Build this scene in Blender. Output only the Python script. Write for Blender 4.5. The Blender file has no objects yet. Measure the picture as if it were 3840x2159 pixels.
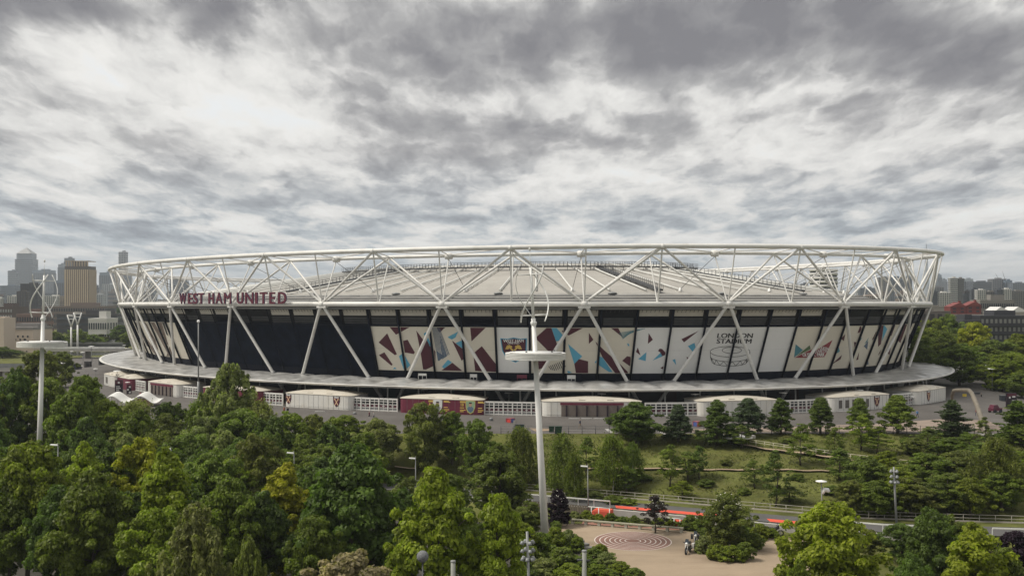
import bpy, bmesh, math, random
import numpy as np
from mathutils import Vector, Matrix
from mathutils.geometry import tessellate_polygon

# ---------------------------------------------------------------- camera, sky, sun, exposure
scene = bpy.context.scene
C = scene.collection
F, HX, HY, H = 4050.0, 1920.0, 1140.0, 23.5     # focal length and horizon of the photograph, eye height above the concourse
cam = bpy.data.objects.new("camera", bpy.data.cameras.new("camera"))
C.objects.link(cam)
cam.location = (0, 0, H)
cam.rotation_euler = (math.radians(90), 0, 0)
cam.data.sensor_width = 36.0
cam.data.lens = 36.0 * F / 3840.0
cam.data.shift_y = (HY - 1079.5) / 3840.0
cam.data.clip_start = 1.0
cam.data.clip_end = 40000.0
scene.camera = cam
scene.view_settings.view_transform = "Standard"
scene.view_settings.look = "None"
scene.view_settings.gamma = 1.0
scene.view_settings.use_curve_mapping = False
scene.view_settings.exposure = 1.36
scene.cycles.use_denoising = True
scene.cycles.max_bounces = 6
scene.cycles.transparent_max_bounces = 4

SUN_EL, SUN_AZ = math.radians(54), math.radians(-98)   # azimuth from +Y towards +X
sun = bpy.data.objects.new("sun", bpy.data.lights.new("sun", "SUN"))
C.objects.link(sun)
sun.data.energy = 1.5
sun.data.angle = math.radians(16)
sun.data.color = (1.0, 0.94, 0.84)
sd = Vector((math.sin(SUN_AZ) * math.cos(SUN_EL), math.cos(SUN_AZ) * math.cos(SUN_EL), math.sin(SUN_EL)))
sun.rotation_euler = sd.to_track_quat("Z", "Y").to_euler()
sun.location = (0, 0, 300)

class NT:
    """short-hand for building node trees"""
    def __init__(s, tree):
        s.t = tree
        s.n = tree.nodes
    def new(s, kind, **kw):
        nd = s.n.new(kind)
        for k, v in kw.items():
            setattr(nd, k, v)
        return nd
    def put(s, sock, v):
        if isinstance(v, bpy.types.NodeSocket):
            s.t.links.new(v, sock)
        elif isinstance(v, (tuple, list)) and len(v) == 3 and sock.type == "RGBA":
            sock.default_value = (*v, 1)
        else:
            sock.default_value = v
    def m(s, op, a, b=None, c=None, clamp=False):
        nd = s.new("ShaderNodeMath", operation=op, use_clamp=clamp)
        for i, v in enumerate((a, b, c)):
            if v is not None:
                s.put(nd.inputs[i], v)
        return nd.outputs[0]
    def vm(s, op, a, b=None):
        nd = s.new("ShaderNodeVectorMath", operation=op)
        s.put(nd.inputs[0], a)
        if b is not None:
            if op == "SCALE":
                s.put(nd.inputs[3], b)
            else:
                s.put(nd.inputs[1], b)
        return nd.outputs[0]
    def noise(s, vec, scale, detail=4, rough=0.55, dist=0.0, dims="3D"):
        nd = s.new("ShaderNodeTexNoise", noise_dimensions=dims)
        if vec is not None:
            s.put(nd.inputs["Vector"], vec)
        s.put(nd.inputs["Scale"], scale)
        s.put(nd.inputs["Detail"], detail)
        s.put(nd.inputs["Roughness"], rough)
        s.put(nd.inputs["Distortion"], dist)
        return nd
    def ramp(s, fac, stops, interp="LINEAR"):
        nd = s.new("ShaderNodeValToRGB")
        e = nd.color_ramp.elements
        nd.color_ramp.interpolation = interp
        while len(e) < len(stops):
            e.new(0.5)
        for el, (p, c) in zip(e, stops):
            el.position = p
            el.color = (*c, 1) if len(c) == 3 else c
        s.put(nd.inputs[0], fac)
        return nd.outputs[0]
    def mix(s, f, a, b, mode="MIX"):
        nd = s.new("ShaderNodeMix", data_type="RGBA", blend_type=mode)
        s.put(nd.inputs[0], f)
        s.put(nd.inputs[6], a)
        s.put(nd.inputs[7], b)
        return nd.outputs[2]
    def mapr(s, v, a, b, c=0.0, d=1.0):
        nd = s.new("ShaderNodeMapRange")
        nd.clamp = True
        for i, x in enumerate((v, a, b, c, d)):
            s.put(nd.inputs[i], x)
        return nd.outputs[0]

world = bpy.data.worlds.new("World")
scene.world = world
world.use_nodes = True
w = NT(world.node_tree)
w.n.clear()
sky = w.new("ShaderNodeTexSky", sky_type="NISHITA", sun_disc=False)
sky.sun_elevation = SUN_EL
sky.sun_rotation = SUN_AZ
tc = w.new("ShaderNodeTexCoord")
sep = w.new("ShaderNodeSeparateXYZ")
w.put(sep.inputs[0], tc.outputs["Generated"])
X, Y, Z = sep.outputs
zc = w.m("MAXIMUM", Z, 0.0)
hl = w.m("MAXIMUM", w.m("SQRT", w.m("ADD", w.m("MULTIPLY", X, X), w.m("MULTIPLY", Y, Y))), 0.02)
# cloud layer in perspective: broad overhead, finer towards the horizon
az = w.m("DIVIDE", X, hl)
el = w.m("DIVIDE", zc, hl)
den = w.m("POWER", w.m("ADD", el, 0.05), -0.5)
comb = w.new("ShaderNodeCombineXYZ")
w.put(comb.inputs[0], w.m("MULTIPLY", w.m("MULTIPLY", az, 2.2), den))
w.put(comb.inputs[1], w.m("MULTIPLY", den, -1.45))
comb.inputs[2].default_value = 3.7
P = comb.outputs[0]
q = w.new("ShaderNodeCombineXYZ")
w.put(q.inputs[0], az)
w.put(q.inputs[1], el)
warpn = w.noise(P, 1.6, 6, 0.6, 0.0, "2D")
warp = w.vm("SCALE", w.vm("SUBTRACT", warpn.outputs["Color"], (0.5, 0.5, 0.5)), 0.20)
wq = w.new("ShaderNodeSeparateXYZ")
w.put(wq.inputs[0], w.vm("ADD", q.outputs[0], w.vm("MULTIPLY", warp, (1.0, 0.40, 0))))
def blob(px, py, rx, ry, amp):
    a0, e0 = (px - HX) / F, (HY - py) / F
    l = math.hypot(1, a0)
    a0, e0 = a0 / l, e0 / l
    dx = w.m("DIVIDE", w.m("SUBTRACT", wq.outputs[0], a0), rx / F)
    dy = w.m("DIVIDE", w.m("SUBTRACT", wq.outputs[1], e0), ry / F)
    r2 = w.m("ADD", w.m("MULTIPLY", dx, dx), w.m("MULTIPLY", dy, dy))
    return w.m("MULTIPLY", w.m("EXPONENT", w.m("MULTIPLY", r2, -1.0)), amp)
BL = [(130, 10, 430, 75, .44), (900, 60, 180, 110, .50), (860, 160, 70, 60, .14), (520, 190, 150, 80, -.03), (1180, 100, 210, 110, -.16), (1080, 60, 60, 40, -.10),
      (2500, 110, 1050, 150, .36), (3400, 170, 800, 140, .32), (2000, 60, 260, 90, .12), (1720, 290, 170, 70, .20), (2900, 390, 700, 40, -.12), (3800, 320, 300, 40, -.10),
      (2050, 520, 560, 75, .26), (1500, 640, 360, 45, .16), (700, 560, 420, 50, .10), (1050, 480, 160, 90, -.12), (1500, 390, 350, 50, -.08),
      (330, 330, 300, 80, .02), (2550, 540, 300, 40, .12), (3100, 470, 340, 50, .05), (3650, 590, 420, 40, .12), (2200, 690, 500, 25, -.12), (300, 640, 400, 40, -.08),
      (150, 830, 300, 26, .16), (750, 850, 420, 26, .16), (1750, 830, 420, 28, .20), (2500, 770, 420, 28, .12), (3300, 830, 480, 30, .18), (1500, 900, 700, 16, .06), (2000, 925, 1400, 10, -.14), (900, 790, 350, 16, -.10), (3700, 900, 500, 26, -.10)]
tot = None
for bb in BL:
    o = blob(*bb)
    tot = o if tot is None else w.m("ADD", tot, o)
wv = w.noise(P, 3.0, 5, 0.62, 0.0, "2D")
wob = w.vm("SCALE", wv.outputs["Color"], 0.30)
def cloud(vec):
    a = w.noise(vec, 1.12, 9, 0.55, 0.0, "2D").outputs["Fac"]
    vo = w.new("ShaderNodeTexVoronoi", feature="F1", voronoi_dimensions="2D")
    w.put(vo.inputs["Vector"], w.vm("ADD", vec, wob))
    w.put(vo.inputs["Scale"], 2.3)
    w.put(vo.inputs["Detail"], 3.0)
    w.put(vo.inputs["Roughness"], 0.55)
    v2 = w.new("ShaderNodeTexVoronoi", feature="F1", voronoi_dimensions="2D")
    w.put(v2.inputs["Vector"], w.vm("ADD", vec, wob))
    w.put(v2.inputs["Scale"], 6.5)
    w.put(v2.inputs["Detail"], 2.0)
    return w.m("ADD", a, w.m("ADD", w.m("MULTIPLY_ADD", vo.outputs["Distance"], -0.24, 0.11), w.m("MULTIPLY_ADD", v2.outputs["Distance"], -0.06, 0.028)))
k1 = cloud(P)
k2 = cloud(w.vm("ADD", P, (0.02, 0.085, 0.0)))
relief = w.m("MULTIPLY", w.m("SUBTRACT", k2, k1), 1.45)
fine = w.noise(w.vm("ADD", P, wob), 5.5, 7, 0.66, 0.3, "2D").outputs["Fac"]
fine2 = w.noise(w.vm("ADD", w.vm("ADD", P, wob), (0.01, 0.035, 0)), 5.5, 7, 0.66, 0.3, "2D").outputs["Fac"]
puff = w.m("ADD", w.m("MULTIPLY_ADD", fine, 0.17, -0.085), w.m("MULTIPLY", w.m("SUBTRACT", fine2, fine), 0.30))
dens = w.m("ADD", w.m("ADD", w.m("MULTIPLY_ADD", k1, 1.02, 0.062), tot), puff)
val = w.m("ADD", dens, relief)
cl = w.ramp(val, [(0.25, (.350, .344, .332)), (0.39, (.300, .296, .287)), (0.47, (.252, .249, .243)), (0.53, (.212, .210, .207)), (0.64, (.155, .154, .155)), (0.80, (.110, .109, .114)), (0.97, (.083, .082, .089))])
low = w.mapr(el, 0.05, 0.14, 1.0, 0.0)
cl = w.mix(w.m("MULTIPLY", w.m("MULTIPLY", low, 0.8), w.mapr(val, 0.38, 0.58)), cl, (0.93, 1.08, 1.20), "MULTIPLY")
cl = w.mix(w.m("MULTIPLY", w.mapr(el, 0.0, 0.05, 1, 0), 0.45), cl, (.262, .275, .284))
hole = w.m("MULTIPLY", w.mapr(val, 0.24, 0.12), w.mapr(el, 0.03, 0.08))
col = w.mix(w.m("MULTIPLY", hole, 0.10), w.vm("SCALE", cl, 10.0), sky.outputs[0])
bg = w.new("ShaderNodeBackground")
w.put(bg.inputs[0], col)
bg.inputs[1].default_value = 0.1
wo = w.new("ShaderNodeOutputWorld")
w.t.links.new(bg.outputs[0], wo.inputs[0])
world.cycles.sampling_method = "MANUAL"
world.cycles.sample_map_resolution = 512

# ---------------------------------------------------------------- helpers
R = random.Random(11)
def pixel(px, py, D):
    return Vector(((px - HX) / F * D, D, H - (py - HY) / F * D))
def ground_at(px, py, z=0.0):
    return pixel(px, py, (H - z) * F / (py - HY))
def smooth(a, b, v):
    t = min(1, max(0, (v - a) / (b - a)))
    return t * t * (3 - 2 * t)
def lin(a, b, v):
    return min(1, max(0, (v - a) / (b - a)))
def terrain(x, y):
    z = -8.5 + 1.5 * lin(157.2, 157.6, y)
    s = lin(167, 195, y)
    z += 7.0 * (0.75 * s + 0.25 * s * s * (3 - 2 * s))
    if 168 < y < 194:
        z += 0.25 * math.sin(x * .31 + y * .2) * math.sin(y * .5 + x * .07) * lin(168, 172, y) * lin(194, 190, y)
    return z
def stand(px, D):
    x = (px - HX) / F * D
    return Vector((x, D, terrain(x, D)))

MATS = {}
def mat(name, col, rough=0.6, metal=0.0, var=0.18, scale=0.6, bump=0.0, bscale=8.0, spec=0.4, detail=5, stretch=None, dirt=None):
    if name in MATS:
        return MATS[name]
    m = bpy.data.materials.new(name)
    m.use_nodes = True
    t = NT(m.node_tree)
    b = t.n["Principled BSDF"]
    b.inputs["Roughness"].default_value = rough
    b.inputs["Metallic"].default_value = metal
    b.inputs["Specular IOR Level"].default_value = spec
    tcn = t.new("ShaderNodeTexCoord")
    v = tcn.outputs["Object"]
    if stretch:
        v = t.vm("MULTIPLY", v, stretch)
    n = t.noise(v, scale, detail, 0.6)
    lo = tuple(c * (1 - var) for c in col)
    hi = tuple(min(1, c * (1 + var)) for c in col)
    c = t.ramp(n.outputs["Fac"], [(0.3, lo), (0.7, hi)])
    if dirt:
        n2 = t.noise(t.vm("MULTIPLY", tcn.outputs["Object"], dirt[2]), 1.0, 6, 0.65)
        c = t.mix(t.m("MULTIPLY", t.mapr(n2.outputs["Fac"], 0.5, 0.75), dirt[1]), c, dirt[0])
    t.put(b.inputs["Base Color"], c)
    if bump:
        bn = t.new("ShaderNodeBump")
        bn.inputs["Strength"].default_value = bump
        bn.inputs["Distance"].default_value = 0.2
        n3 = t.noise(v, bscale, 4)
        t.put(bn.inputs["Height"], n3.outputs["Fac"])
        t.put(b.inputs["Normal"], bn.outputs[0])
    MATS[name] = m
    return m

def leaf_mat():
    m = bpy.data.materials.new("leaves")
    m.use_nodes = True
    t = NT(m.node_tree)
    t.n.clear()
    oi = t.new("ShaderNodeObjectInfo")
    tcn = t.new("ShaderNodeTexCoord")
    at = t.new("ShaderNodeAttribute", attribute_name="tint")
    n = t.noise(tcn.outputs["Object"], 0.55, 3, 0.6)
    f = t.m("MULTIPLY", t.mapr(n.outputs["Fac"], 0.3, 0.7, 0.75, 1.25), t.m("MULTIPLY_ADD", at.outputs["Fac"], 0.75, 0.62))
    c = t.vm("SCALE", oi.outputs["Color"], f)
    c2 = t.mix(t.m("MULTIPLY", at.outputs["Fac"], 0.35), c, t.vm("MULTIPLY", c, (1.16, 1.08, 0.8)))
    d = t.new("ShaderNodeBsdfPrincipled")
    d.inputs["Roughness"].default_value = 0.5
    d.inputs["Specular IOR Level"].default_value = 0.25
    t.put(d.inputs["Base Color"], c2)
    tr = t.new("ShaderNodeBsdfTranslucent")
    t.put(tr.inputs[0], t.vm("MULTIPLY", c2, (0.95, 1.15, 0.5)))
    mx = t.new("ShaderNodeMixShader")
    mx.inputs[0].default_value = 0.48
    t.t.links.new(d.outputs[0], mx.inputs[1])
    t.t.links.new(tr.outputs[0], mx.inputs[2])
    o = t.new("ShaderNodeOutputMaterial")
    t.t.links.new(mx.outputs[0], o.inputs[0])
    return m

class MB:
    def __init__(s):
        s.v, s.f, s.mi, s.sm = [], [], [], []
        s.k = 0
        s.smooth = False
    def add(s, vs, fs, smooth=False):
        o = len(s.v)
        s.v += [tuple(p) for p in vs]
        for f in fs:
            s.f.append(tuple(i + o for i in f))
            s.mi.append(s.k)
            s.sm.append(smooth)
        return s
    def quad(s, a, b, c, d):
        return s.add([a, b, c, d], [(0, 1, 2, 3)])
    def box(s, c, size, rz=0.0):
        cx, cy, cz = c
        hx, hy, hz = size[0] / 2, size[1] / 2, size[2] / 2
        ca, sa = math.cos(rz), math.sin(rz)
        vs = []
        for z in (-hz, hz):
            for x, y in ((-hx, -hy), (hx, -hy), (hx, hy), (-hx, hy)):
                vs.append((cx + x * ca - y * sa, cy + x * sa + y * ca, cz + z))
        return s.add(vs, [(3, 2, 1, 0), (4, 5, 6, 7), (0, 1, 5, 4), (1, 2, 6, 5), (2, 3, 7, 6), (3, 0, 4, 7)])
    def tube(s, a, b, r0, r1=None, n=8, caps=True):
        return s.path([a, b], [r0, r0 if r1 is None else r1], n, caps)
    def path(s, pts, rs, n=8, caps=True, closed=False, squash=1.0):
        pts = [Vector(p) for p in pts]
        if not isinstance(rs, (list, tuple)):
            rs = [rs] * len(pts)
        vs, fs = [], []
        m = len(pts)
        prev = None
        for i, p in enumerate(pts):
            if closed:
                d = pts[(i + 1) % m] - pts[i - 1]
            else:
                d = pts[min(i + 1, m - 1)] - pts[max(i - 1, 0)]
            d.normalize()
            if prev is None:
                u = d.cross(Vector((0, 0, 1)))
                if u.length < 1e-3:
                    u = Vector((1, 0, 0))
            else:
                u = prev - d * prev.dot(d)
            u.normalize()
            prev = u
            x = d.cross(u)
            for k in range(n):
                a = 2 * math.pi * k / n
                vs.append(p + (u * math.cos(a) + x * math.sin(a) * squash) * rs[i])
        for i in range(m if closed else m - 1):
            j = (i + 1) % m
            for k in range(n):
                l = (k + 1) % n
                fs.append((i * n + k, i * n + l, j * n + l, j * n + k))
        s.add(vs, fs, True)
        if caps and not closed:
            o = len(s.v) - len(vs)
            s.f += [tuple(o + k for k in range(n))[::-1], tuple(o + (m - 1) * n + k for k in range(n))]
            s.mi += [s.k, s.k]
            s.sm += [False, False]
        return s
    def lathe(s, prof, c=(0, 0, 0), n=16, smooth=True):
        vs, fs = [], []
        for r, z in prof:
            for k in range(n):
                a = 2 * math.pi * k / n
                vs.append((c[0] + r * math.cos(a), c[1] + r * math.sin(a), c[2] + z))
        for i in range(len(prof) - 1):
            for k in range(n):
                l = (k + 1) % n
                fs.append((i * n + k, i * n + l, (i + 1) * n + l, (i + 1) * n + k))
        return s.add(vs, fs, smooth)
    def prism(s, poly, z0, z1):
        n = len(poly)
        vs = [(x, y, z0) for x, y in poly] + [(x, y, z1) for x, y in poly]
        tr = tessellate_polygon([[Vector((x, y, 0)) for x, y in poly]])
        fs = [tuple(i + n for i in t) for t in tr] + [t[::-1] for t in tr]
        fs += [(i, (i + 1) % n, (i + 1) % n + n, i + n) for i in range(n)]
        return s.add(vs, fs)
    def xform(s, M):
        s.v = [tuple(M @ Vector(p)) for p in s.v]
        return s
    def mesh(s, name, mats):
        me = bpy.data.meshes.new(name)
        me.from_pydata(s.v, [], s.f)
        for m in (mats if isinstance(mats, (list, tuple)) else [mats]):
            me.materials.append(m)
        me.polygons.foreach_set("material_index", s.mi)
        me.polygons.foreach_set("use_smooth", s.sm)
        me.update()
        return me
    def build(s, name, mats, parent=None, loc=None, rz=0.0, label=None):
        o = bpy.data.objects.new(name, s.mesh(name, mats))
        C.objects.link(o)
        if parent is not None:
            o.parent = parent
        if loc is not None:
            o.location = loc
        o.rotation_euler[2] = rz
        if label:
            o["label"] = label
        return o

def thing(name, label, cat, loc=(0, 0, 0), rz=0.0, group=None):
    o = bpy.data.objects.new(name, None)
    C.objects.link(o)
    o.empty_display_size = 0.5
    o.location = loc
    o.rotation_euler[2] = rz
    o["label"] = label
    o["category"] = cat
    if group:
        o["group"] = group
    return o
def tag(o, label, cat, group=None):
    o["label"] = label
    o["category"] = cat
    if group:
        o["group"] = group
    return o
def structure(o, kind="structure", label=None):
    o["kind"] = kind
    if label:
        o["label"] = label
    return o
def child(name, me, parent, loc=(0, 0, 0), rz=0.0):
    o = bpy.data.objects.new(name, me)
    C.objects.link(o)
    o.parent = parent
    o.location = loc
    o.rotation_euler[2] = rz
    return o
KIDS = {}
def kids(o):
    return [c for c in o.children]
def dup(root, loc, rz=0.0, label=None, scale=None, group=None, tilt=None):
    def cp(o, par):
        c = o.copy()
        C.objects.link(c)
        if par is not None:
            c.parent = par
        for ch in o.children:
            cp(ch, c)
        return c
    r = cp(root, None)
    r.location = loc
    r.rotation_euler = (tilt or (0, 0))[0], (tilt or (0, 0))[1], rz
    if scale is not None:
        r.scale = scale if isinstance(scale, tuple) else (scale,) * 3
    if label:
        r["label"] = label
    if group:
        r["group"] = group
    return r
_txt = {}
def text_shape(s, bold=0.0, spacing=1.0):
    """triangles of a line of lettering, height of capitals = 1, left bottom at 0"""
    key = (s, bold, spacing)
    if key in _txt:
        return _txt[key]
    cu = bpy.data.curves.new("lettering", "FONT")
    cu.body = s
    cu.offset = bold
    cu.space_character = spacing
    cu.resolution_u = 3
    ob = bpy.data.objects.new("lettering", cu)
    C.objects.link(ob)
    bpy.context.view_layer.update()
    me = ob.to_mesh()
    me.calc_loop_triangles()
    vs = np.array([v.co[:2] for v in me.vertices], float)
    ts = [tuple(t.vertices) for t in me.loop_triangles]
    ob.to_mesh_clear()
    C.objects.unlink(ob)
    bpy.data.objects.remove(ob)
    lo, hi = vs.min(0), vs.max(0)
    vs = (vs - lo) / (hi[1] - lo[1])
    _txt[key] = (vs, ts, vs[:, 0].max())
    return _txt[key]

# palette (real base colours)
white = mat("white_paint", (.66, .65, .62), .45, var=.06, scale=.25, dirt=((.42, .39, .34), .55, (.22, .22, .45)))
white2 = mat("white_metal", (.67, .665, .64), .4, var=.05, scale=.5)
cream = mat("cream_wrap", (.68, .635, .54), .6, var=.05, scale=.15, bump=.35, bscale=.35)
wrapw = mat("white_wrap", (.74, .737, .725), .6, var=.04, scale=.15, bump=.35, bscale=.35)
navy = mat("navy_mesh", (.0052, .0085, .018), .8, var=.45, scale=.4, spec=.06, bump=.5, bscale=.5)
claret = mat("claret", (.085, .019, .032), .55, var=.08)
claret2 = mat("claret_board", (.125, .016, .036), .5, var=.06)
skyblue = mat("sky_blue", (.13, .40, .56), .55, var=.05)
black = mat("black_steel", (.008, .009, .013), .5, var=.2, spec=.3)
darkgrey = mat("dark_grey_metal", (.06, .062, .066), .55)
midgrey = mat("mid_grey_metal", (.20, .205, .205), .5)
gold = mat("gold_print", (.60, .42, .10), .5, var=.05)
pale = mat("pale_metal", (.62, .62, .60), .4)
concrete = mat("concrete", (.36, .345, .32), .8, var=.12, scale=.8, bump=.2)
glass = mat("dark_glass", (.02, .03, .04), .12, var=.3, scale=.3, spec=.6)
bark = mat("bark", (.085, .07, .055), .85, var=.35, scale=2, bump=.6, stretch=(3, 3, .6))
bark_pale = mat("birch_bark", (.42, .40, .36), .8, var=.3, scale=2.5, stretch=(1, 1, 3))
leaves = leaf_mat()

# ---------------------------------------------------------------- terrain, paving, road
def road_back(x):
    return min(186.0, 177.5 - 0.49 * x) if x <= 50 else 153.0 - 0.16 * (x - 50)
def terrain(x, y):
    yb = road_back(x)
    v = y - yb
    z = -8.5 + 1.5 * lin(-9.5, -9.1, v)
    z += 7.0 * lin(0.8, 195.5 - yb, v) if yb < 190 else 0
    k = lin(1.5, 6, v) * lin(195, 189, y)
    z += k * (0.14 * math.sin(x * .31 + y * .2) * math.sin(y * .5 + x * .07) + 0.07 * math.sin(x * 1.1 - y * .7))
    return z
grass_m = mat("grass_ground", (.100, .108, .030), .9, var=.5, scale=.16, detail=9, bump=.6, bscale=1.5, spec=.1,
              dirt=((.125, .11, .045), .6, (.09, .22, 1)))
def grid(name, xs, ys, fz, m):
    vs = [(x, y, fz(x, y)) for y in ys for x in xs]
    n = len(xs)
    fs = [(j * n + i, j * n + i + 1, (j + 1) * n + i + 1, (j + 1) * n + i) for j in range(len(ys) - 1) for i in range(n - 1)]
    mb = MB()
    mb.add(vs, fs, True)
    return structure(mb.build(name, m))
xs = [-14000, -5000, -2000, -800, -300, -150] + [-100 + 2 * i for i in range(101)] + [125, 160, 300, 800, 2000, 5000, 14000]
ys = [-300, -50, 0, 40, 80, 110] + [120 + .8 * i for i in range(96)] + [200, 215, 240, 300, 400, 600, 1000, 2000, 4000, 8000, 13500]
grid("ground", xs, ys, terrain, grass_m)

paving = mat("concourse_paving", (.108, .100, .093), .85, var=.18, scale=.12, detail=9, spec=.2, dirt=((.085, .079, .074), .5, (.03, .10, 1)))
def sheet(name, poly, z, m, label=None):
    mb = MB()
    tr = tessellate_polygon([[Vector((x, y, 0)) for x, y in poly]])
    a = [(x, y, z) for x, y in poly]
    fs = []
    for t in tr:
        p = [Vector(a[i]) for i in t]
        fs.append(t if (p[1] - p[0]).cross(p[2] - p[0]).z > 0 else t[::-1])
    mb.add(a, fs)
    return structure(mb.build(name, m), label=label)
sheet("concourse", [(-190, 196), (118, 196), (135, 215), (175, 330), (170, 480), (-190, 480)], .03, paving)
sand = mat("sandy_paving", (.27, .205, .145), .9, var=.12, scale=.2, detail=8, spec=.15)
def px_poly(pts, z):
    return [tuple(ground_at(x, y, z)[:2]) for x, y in pts]
sheet("sandy_path", px_poly([(1900, 1566), (1975, 1564), (2080, 1612), (2010, 1617)], .035), .035, sand)
sheet("sandy_path", px_poly([(2580, 1577), (2870, 1583), (3020, 1590), (3240, 1592), (3560, 1568), (3700, 1575), (3800, 1618), (3450, 1618), (3000, 1619), (2500, 1619)], .035), .035,
      mat("pink_paving", (.25, .20, .165), .9, var=.12, scale=.2, detail=8, spec=.15))
sheet("sandy_path", px_poly([(400, 1440), (470, 1430), (560, 1450), (470, 1480)], .035), .035, sand)
sheet("sandy_path", px_poly([(3630, 1502), (3790, 1505), (3840, 1530), (3640, 1535)], .035), .035, sand)
line_m = mat("worn_white_line", (.36, .35, .335), .8, var=.15)
def stripe(p0, p1, wd, z=.05, m=None):
    a, b = ground_at(*p0, z), ground_at(*p1, z)
    d = (b - a).normalized()
    n = Vector((-d.y, d.x, 0)) * wd / 2
    mb = MB()
    mb.quad(a - n, b - n, b + n, a + n)
    return structure(mb.build("painted_line", m or line_m))
for a, b, wd in (((1840, 1573), (1818, 1594), .7), ((1800, 1578), (1910, 1584), .2), ((2075, 1570), (2088, 1600), .8), ((2230, 1572), (2292, 1620), .8),
                 ((2100, 1600), (2300, 1604), .2), ((2110, 1588), (2260, 1590), .2), ((2130, 1612), (2290, 1616), .2), ((2460, 1612), (2500, 1630), .5),
                 ((640, 1468), (560, 1478), .5), ((660, 1455), (520, 1470), .3)):
    stripe(a, b, wd)

asphalt = mat("asphalt", (.088, .085, .083), .85, var=.15, scale=.3, detail=8)
track_red = mat("red_strip", (.62, .085, .045), .7, var=.12, scale=.6)
kerb_m = mat("kerb_stone", (.33, .30, .26), .85, var=.12)
def ribbon(name, x0, x1, off0, off1, z, m, h=None, step=2.0, label=None):
    n = max(2, int(abs(x1 - x0) / step))
    mb = MB()
    for i in range(n):
        a, b = x0 + (x1 - x0) * i / n, x0 + (x1 - x0) * (i + 1) / n
        ya, yb = road_back(a), road_back(b)
        if h is None:
            mb.quad((a, ya + off0, z), (b, yb + off0, z), (b, yb + off1, z), (a, ya + off1, z))
        else:
            P0 = [(a, ya + off0), (b, yb + off0), (b, yb + off1), (a, ya + off1)]
            vs = [(x, y, z) for x, y in P0] + [(x, y, z + h) for x, y in P0]
            mb.add(vs, [(4, 5, 6, 7), (0, 1, 5, 4), (2, 3, 7, 6), (1, 2, 6, 5), (3, 0, 4, 7)])
    o = mb.build(name, m)
    if label:
        o["label"] = label
    return o
structure(ribbon("road", -40, 110, -8.6, .4, -6.97, asphalt))
structure(ribbon("verge", -40, 110, -2.4, .42, -6.96, grass_m))
structure(ribbon("kerb", -40, 110, .4, .8, -7.02, kerb_m, .22))
for a, b in ((15.6, 20.6), (21.2, 31.0), (36.2, 42.8)):
    structure(ribbon("red_lane", a, b, -8.3, -6.2, -6.955, track_red, step=1.2))
ledge = tag(ribbon("retaining_wall", -15, 60, -9.6, -8.9, -8.7, concrete, 1.66), "long low concrete wall holding up the road behind the plaza", "wall")
plaza_m = mat("plaza_gravel", (.30, .235, .168), .92, var=.12, scale=.12, detail=10, spec=.12, bump=.15, bscale=3, dirt=((.21, .155, .11), .6, (.12, .3, 1)))
sheet("plaza", px_poly([(2040, 1995), (2080, 1965), (2180, 1962), (2560, 1988), (2700, 2010), (2900, 1990), (2990, 2000), (3080, 2060), (3150, 2300), (2000, 2300), (2380, 2159), (2180, 2070)], -8.47), -8.47, plaza_m)
brickp = mat("red_brick_paving", (.27, .135, .10), .9, var=.15, scale=.5, detail=8)
sheet("brick_path", px_poly([(2200, 1935), (2600, 1960), (2760, 1958), (2880, 1955), (3000, 1968), (3080, 1990), (3000, 2003), (2880, 1992), (2600, 1989), (2180, 1964)], -8.465), -8.46, brickp)
sheet("earth", [(-90, 60), (45, 60), (20, 138), (6, 158), (-90, 165)], -8.48, mat("bare_earth", (.055, .05, .04), .95, var=.3, scale=.3))
rc = ground_at(2373, 2026, -8.45)
ring_dark = mat("ring_brown", (.21, .118, .092), .85, var=.1)
ring_white = mat("ring_white", (.62, .55, .50), .8, var=.08)
def annulus(name, r0, r1, z, m):
    mb = MB()
    n = 72
    vs = [(rc.x + r * math.cos(2 * math.pi * k / n), rc.y + r * math.sin(2 * math.pi * k / n) * 1.12, z) for r in (r0, r1) for k in range(n)]
    mb.add(vs, [(k, n + k, n + (k + 1) % n, (k + 1) % n)[::1] for k in range(n)])
    return structure(mb.build(name, m))
annulus("ring_pattern", .02, 5.2, -8.455, ring_dark)
for i in range(7):
    r = 5.2 - i * .68
    annulus("ring_line", r - .12, r, -8.448, ring_white)
# draped paths across the grass bank
path_m = mat("gravel_path", (.30, .225, .15), .9, var=.15, scale=.5)
def draped(name, pts, wd, m, lift=.12):
    mb = MB()
    P = []
    for (x0, y0, d0), (x1, y1, d1) in zip(pts[:-1], pts[1:]):
        for k in range(8):
            t = k / 8
            p = pixel(x0 + (x1 - x0) * t, 0, d0 + (d1 - d0) * t)
            P.append((p.x, p.y))
    pv = None
    for i in range(len(P) - 1):
        (x0, y0), (x1, y1) = P[i], P[i + 1]
        q = [(x0, y0 - wd / 2), (x1, y1 - wd / 2), (x1, y1 + wd / 2), (x0, y0 + wd / 2)]
        zs = [max(terrain(x, y) for y in (q[i][1], q[3 - i][1])) for i, (x, _) in enumerate(q[:2])]
        zz = [zs[0], zs[1], zs[1], zs[0]]
        mb.quad(*[(x, y, z + lift) for (x, y), z in zip(q, zz)])
    return structure(mb.build(name, m))
def depth_on_bank(px, py):
    lo, hi = 140.0, 196.0
    for _ in range(40):
        d = (lo + hi) / 2
        p = stand(px, d)
        y = HY - (p.z - H) / d * F
        if y > py: lo = d
        else: hi = d
    return d
def bank_path(pts, wd, m=path_m):
    return draped("bank_path", [(x, y, depth_on_bank(x, y)) for x, y in pts], wd, m)
bank_path([(2170, 1763), (2400, 1762), (2700, 1762), (2960, 1764), (3150, 1772)], 1.1)
bank_path([(2760, 1668), (2900, 1690), (3060, 1712), (3190, 1730), (3330, 1748), (3500, 1765)], 2.0)
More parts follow.
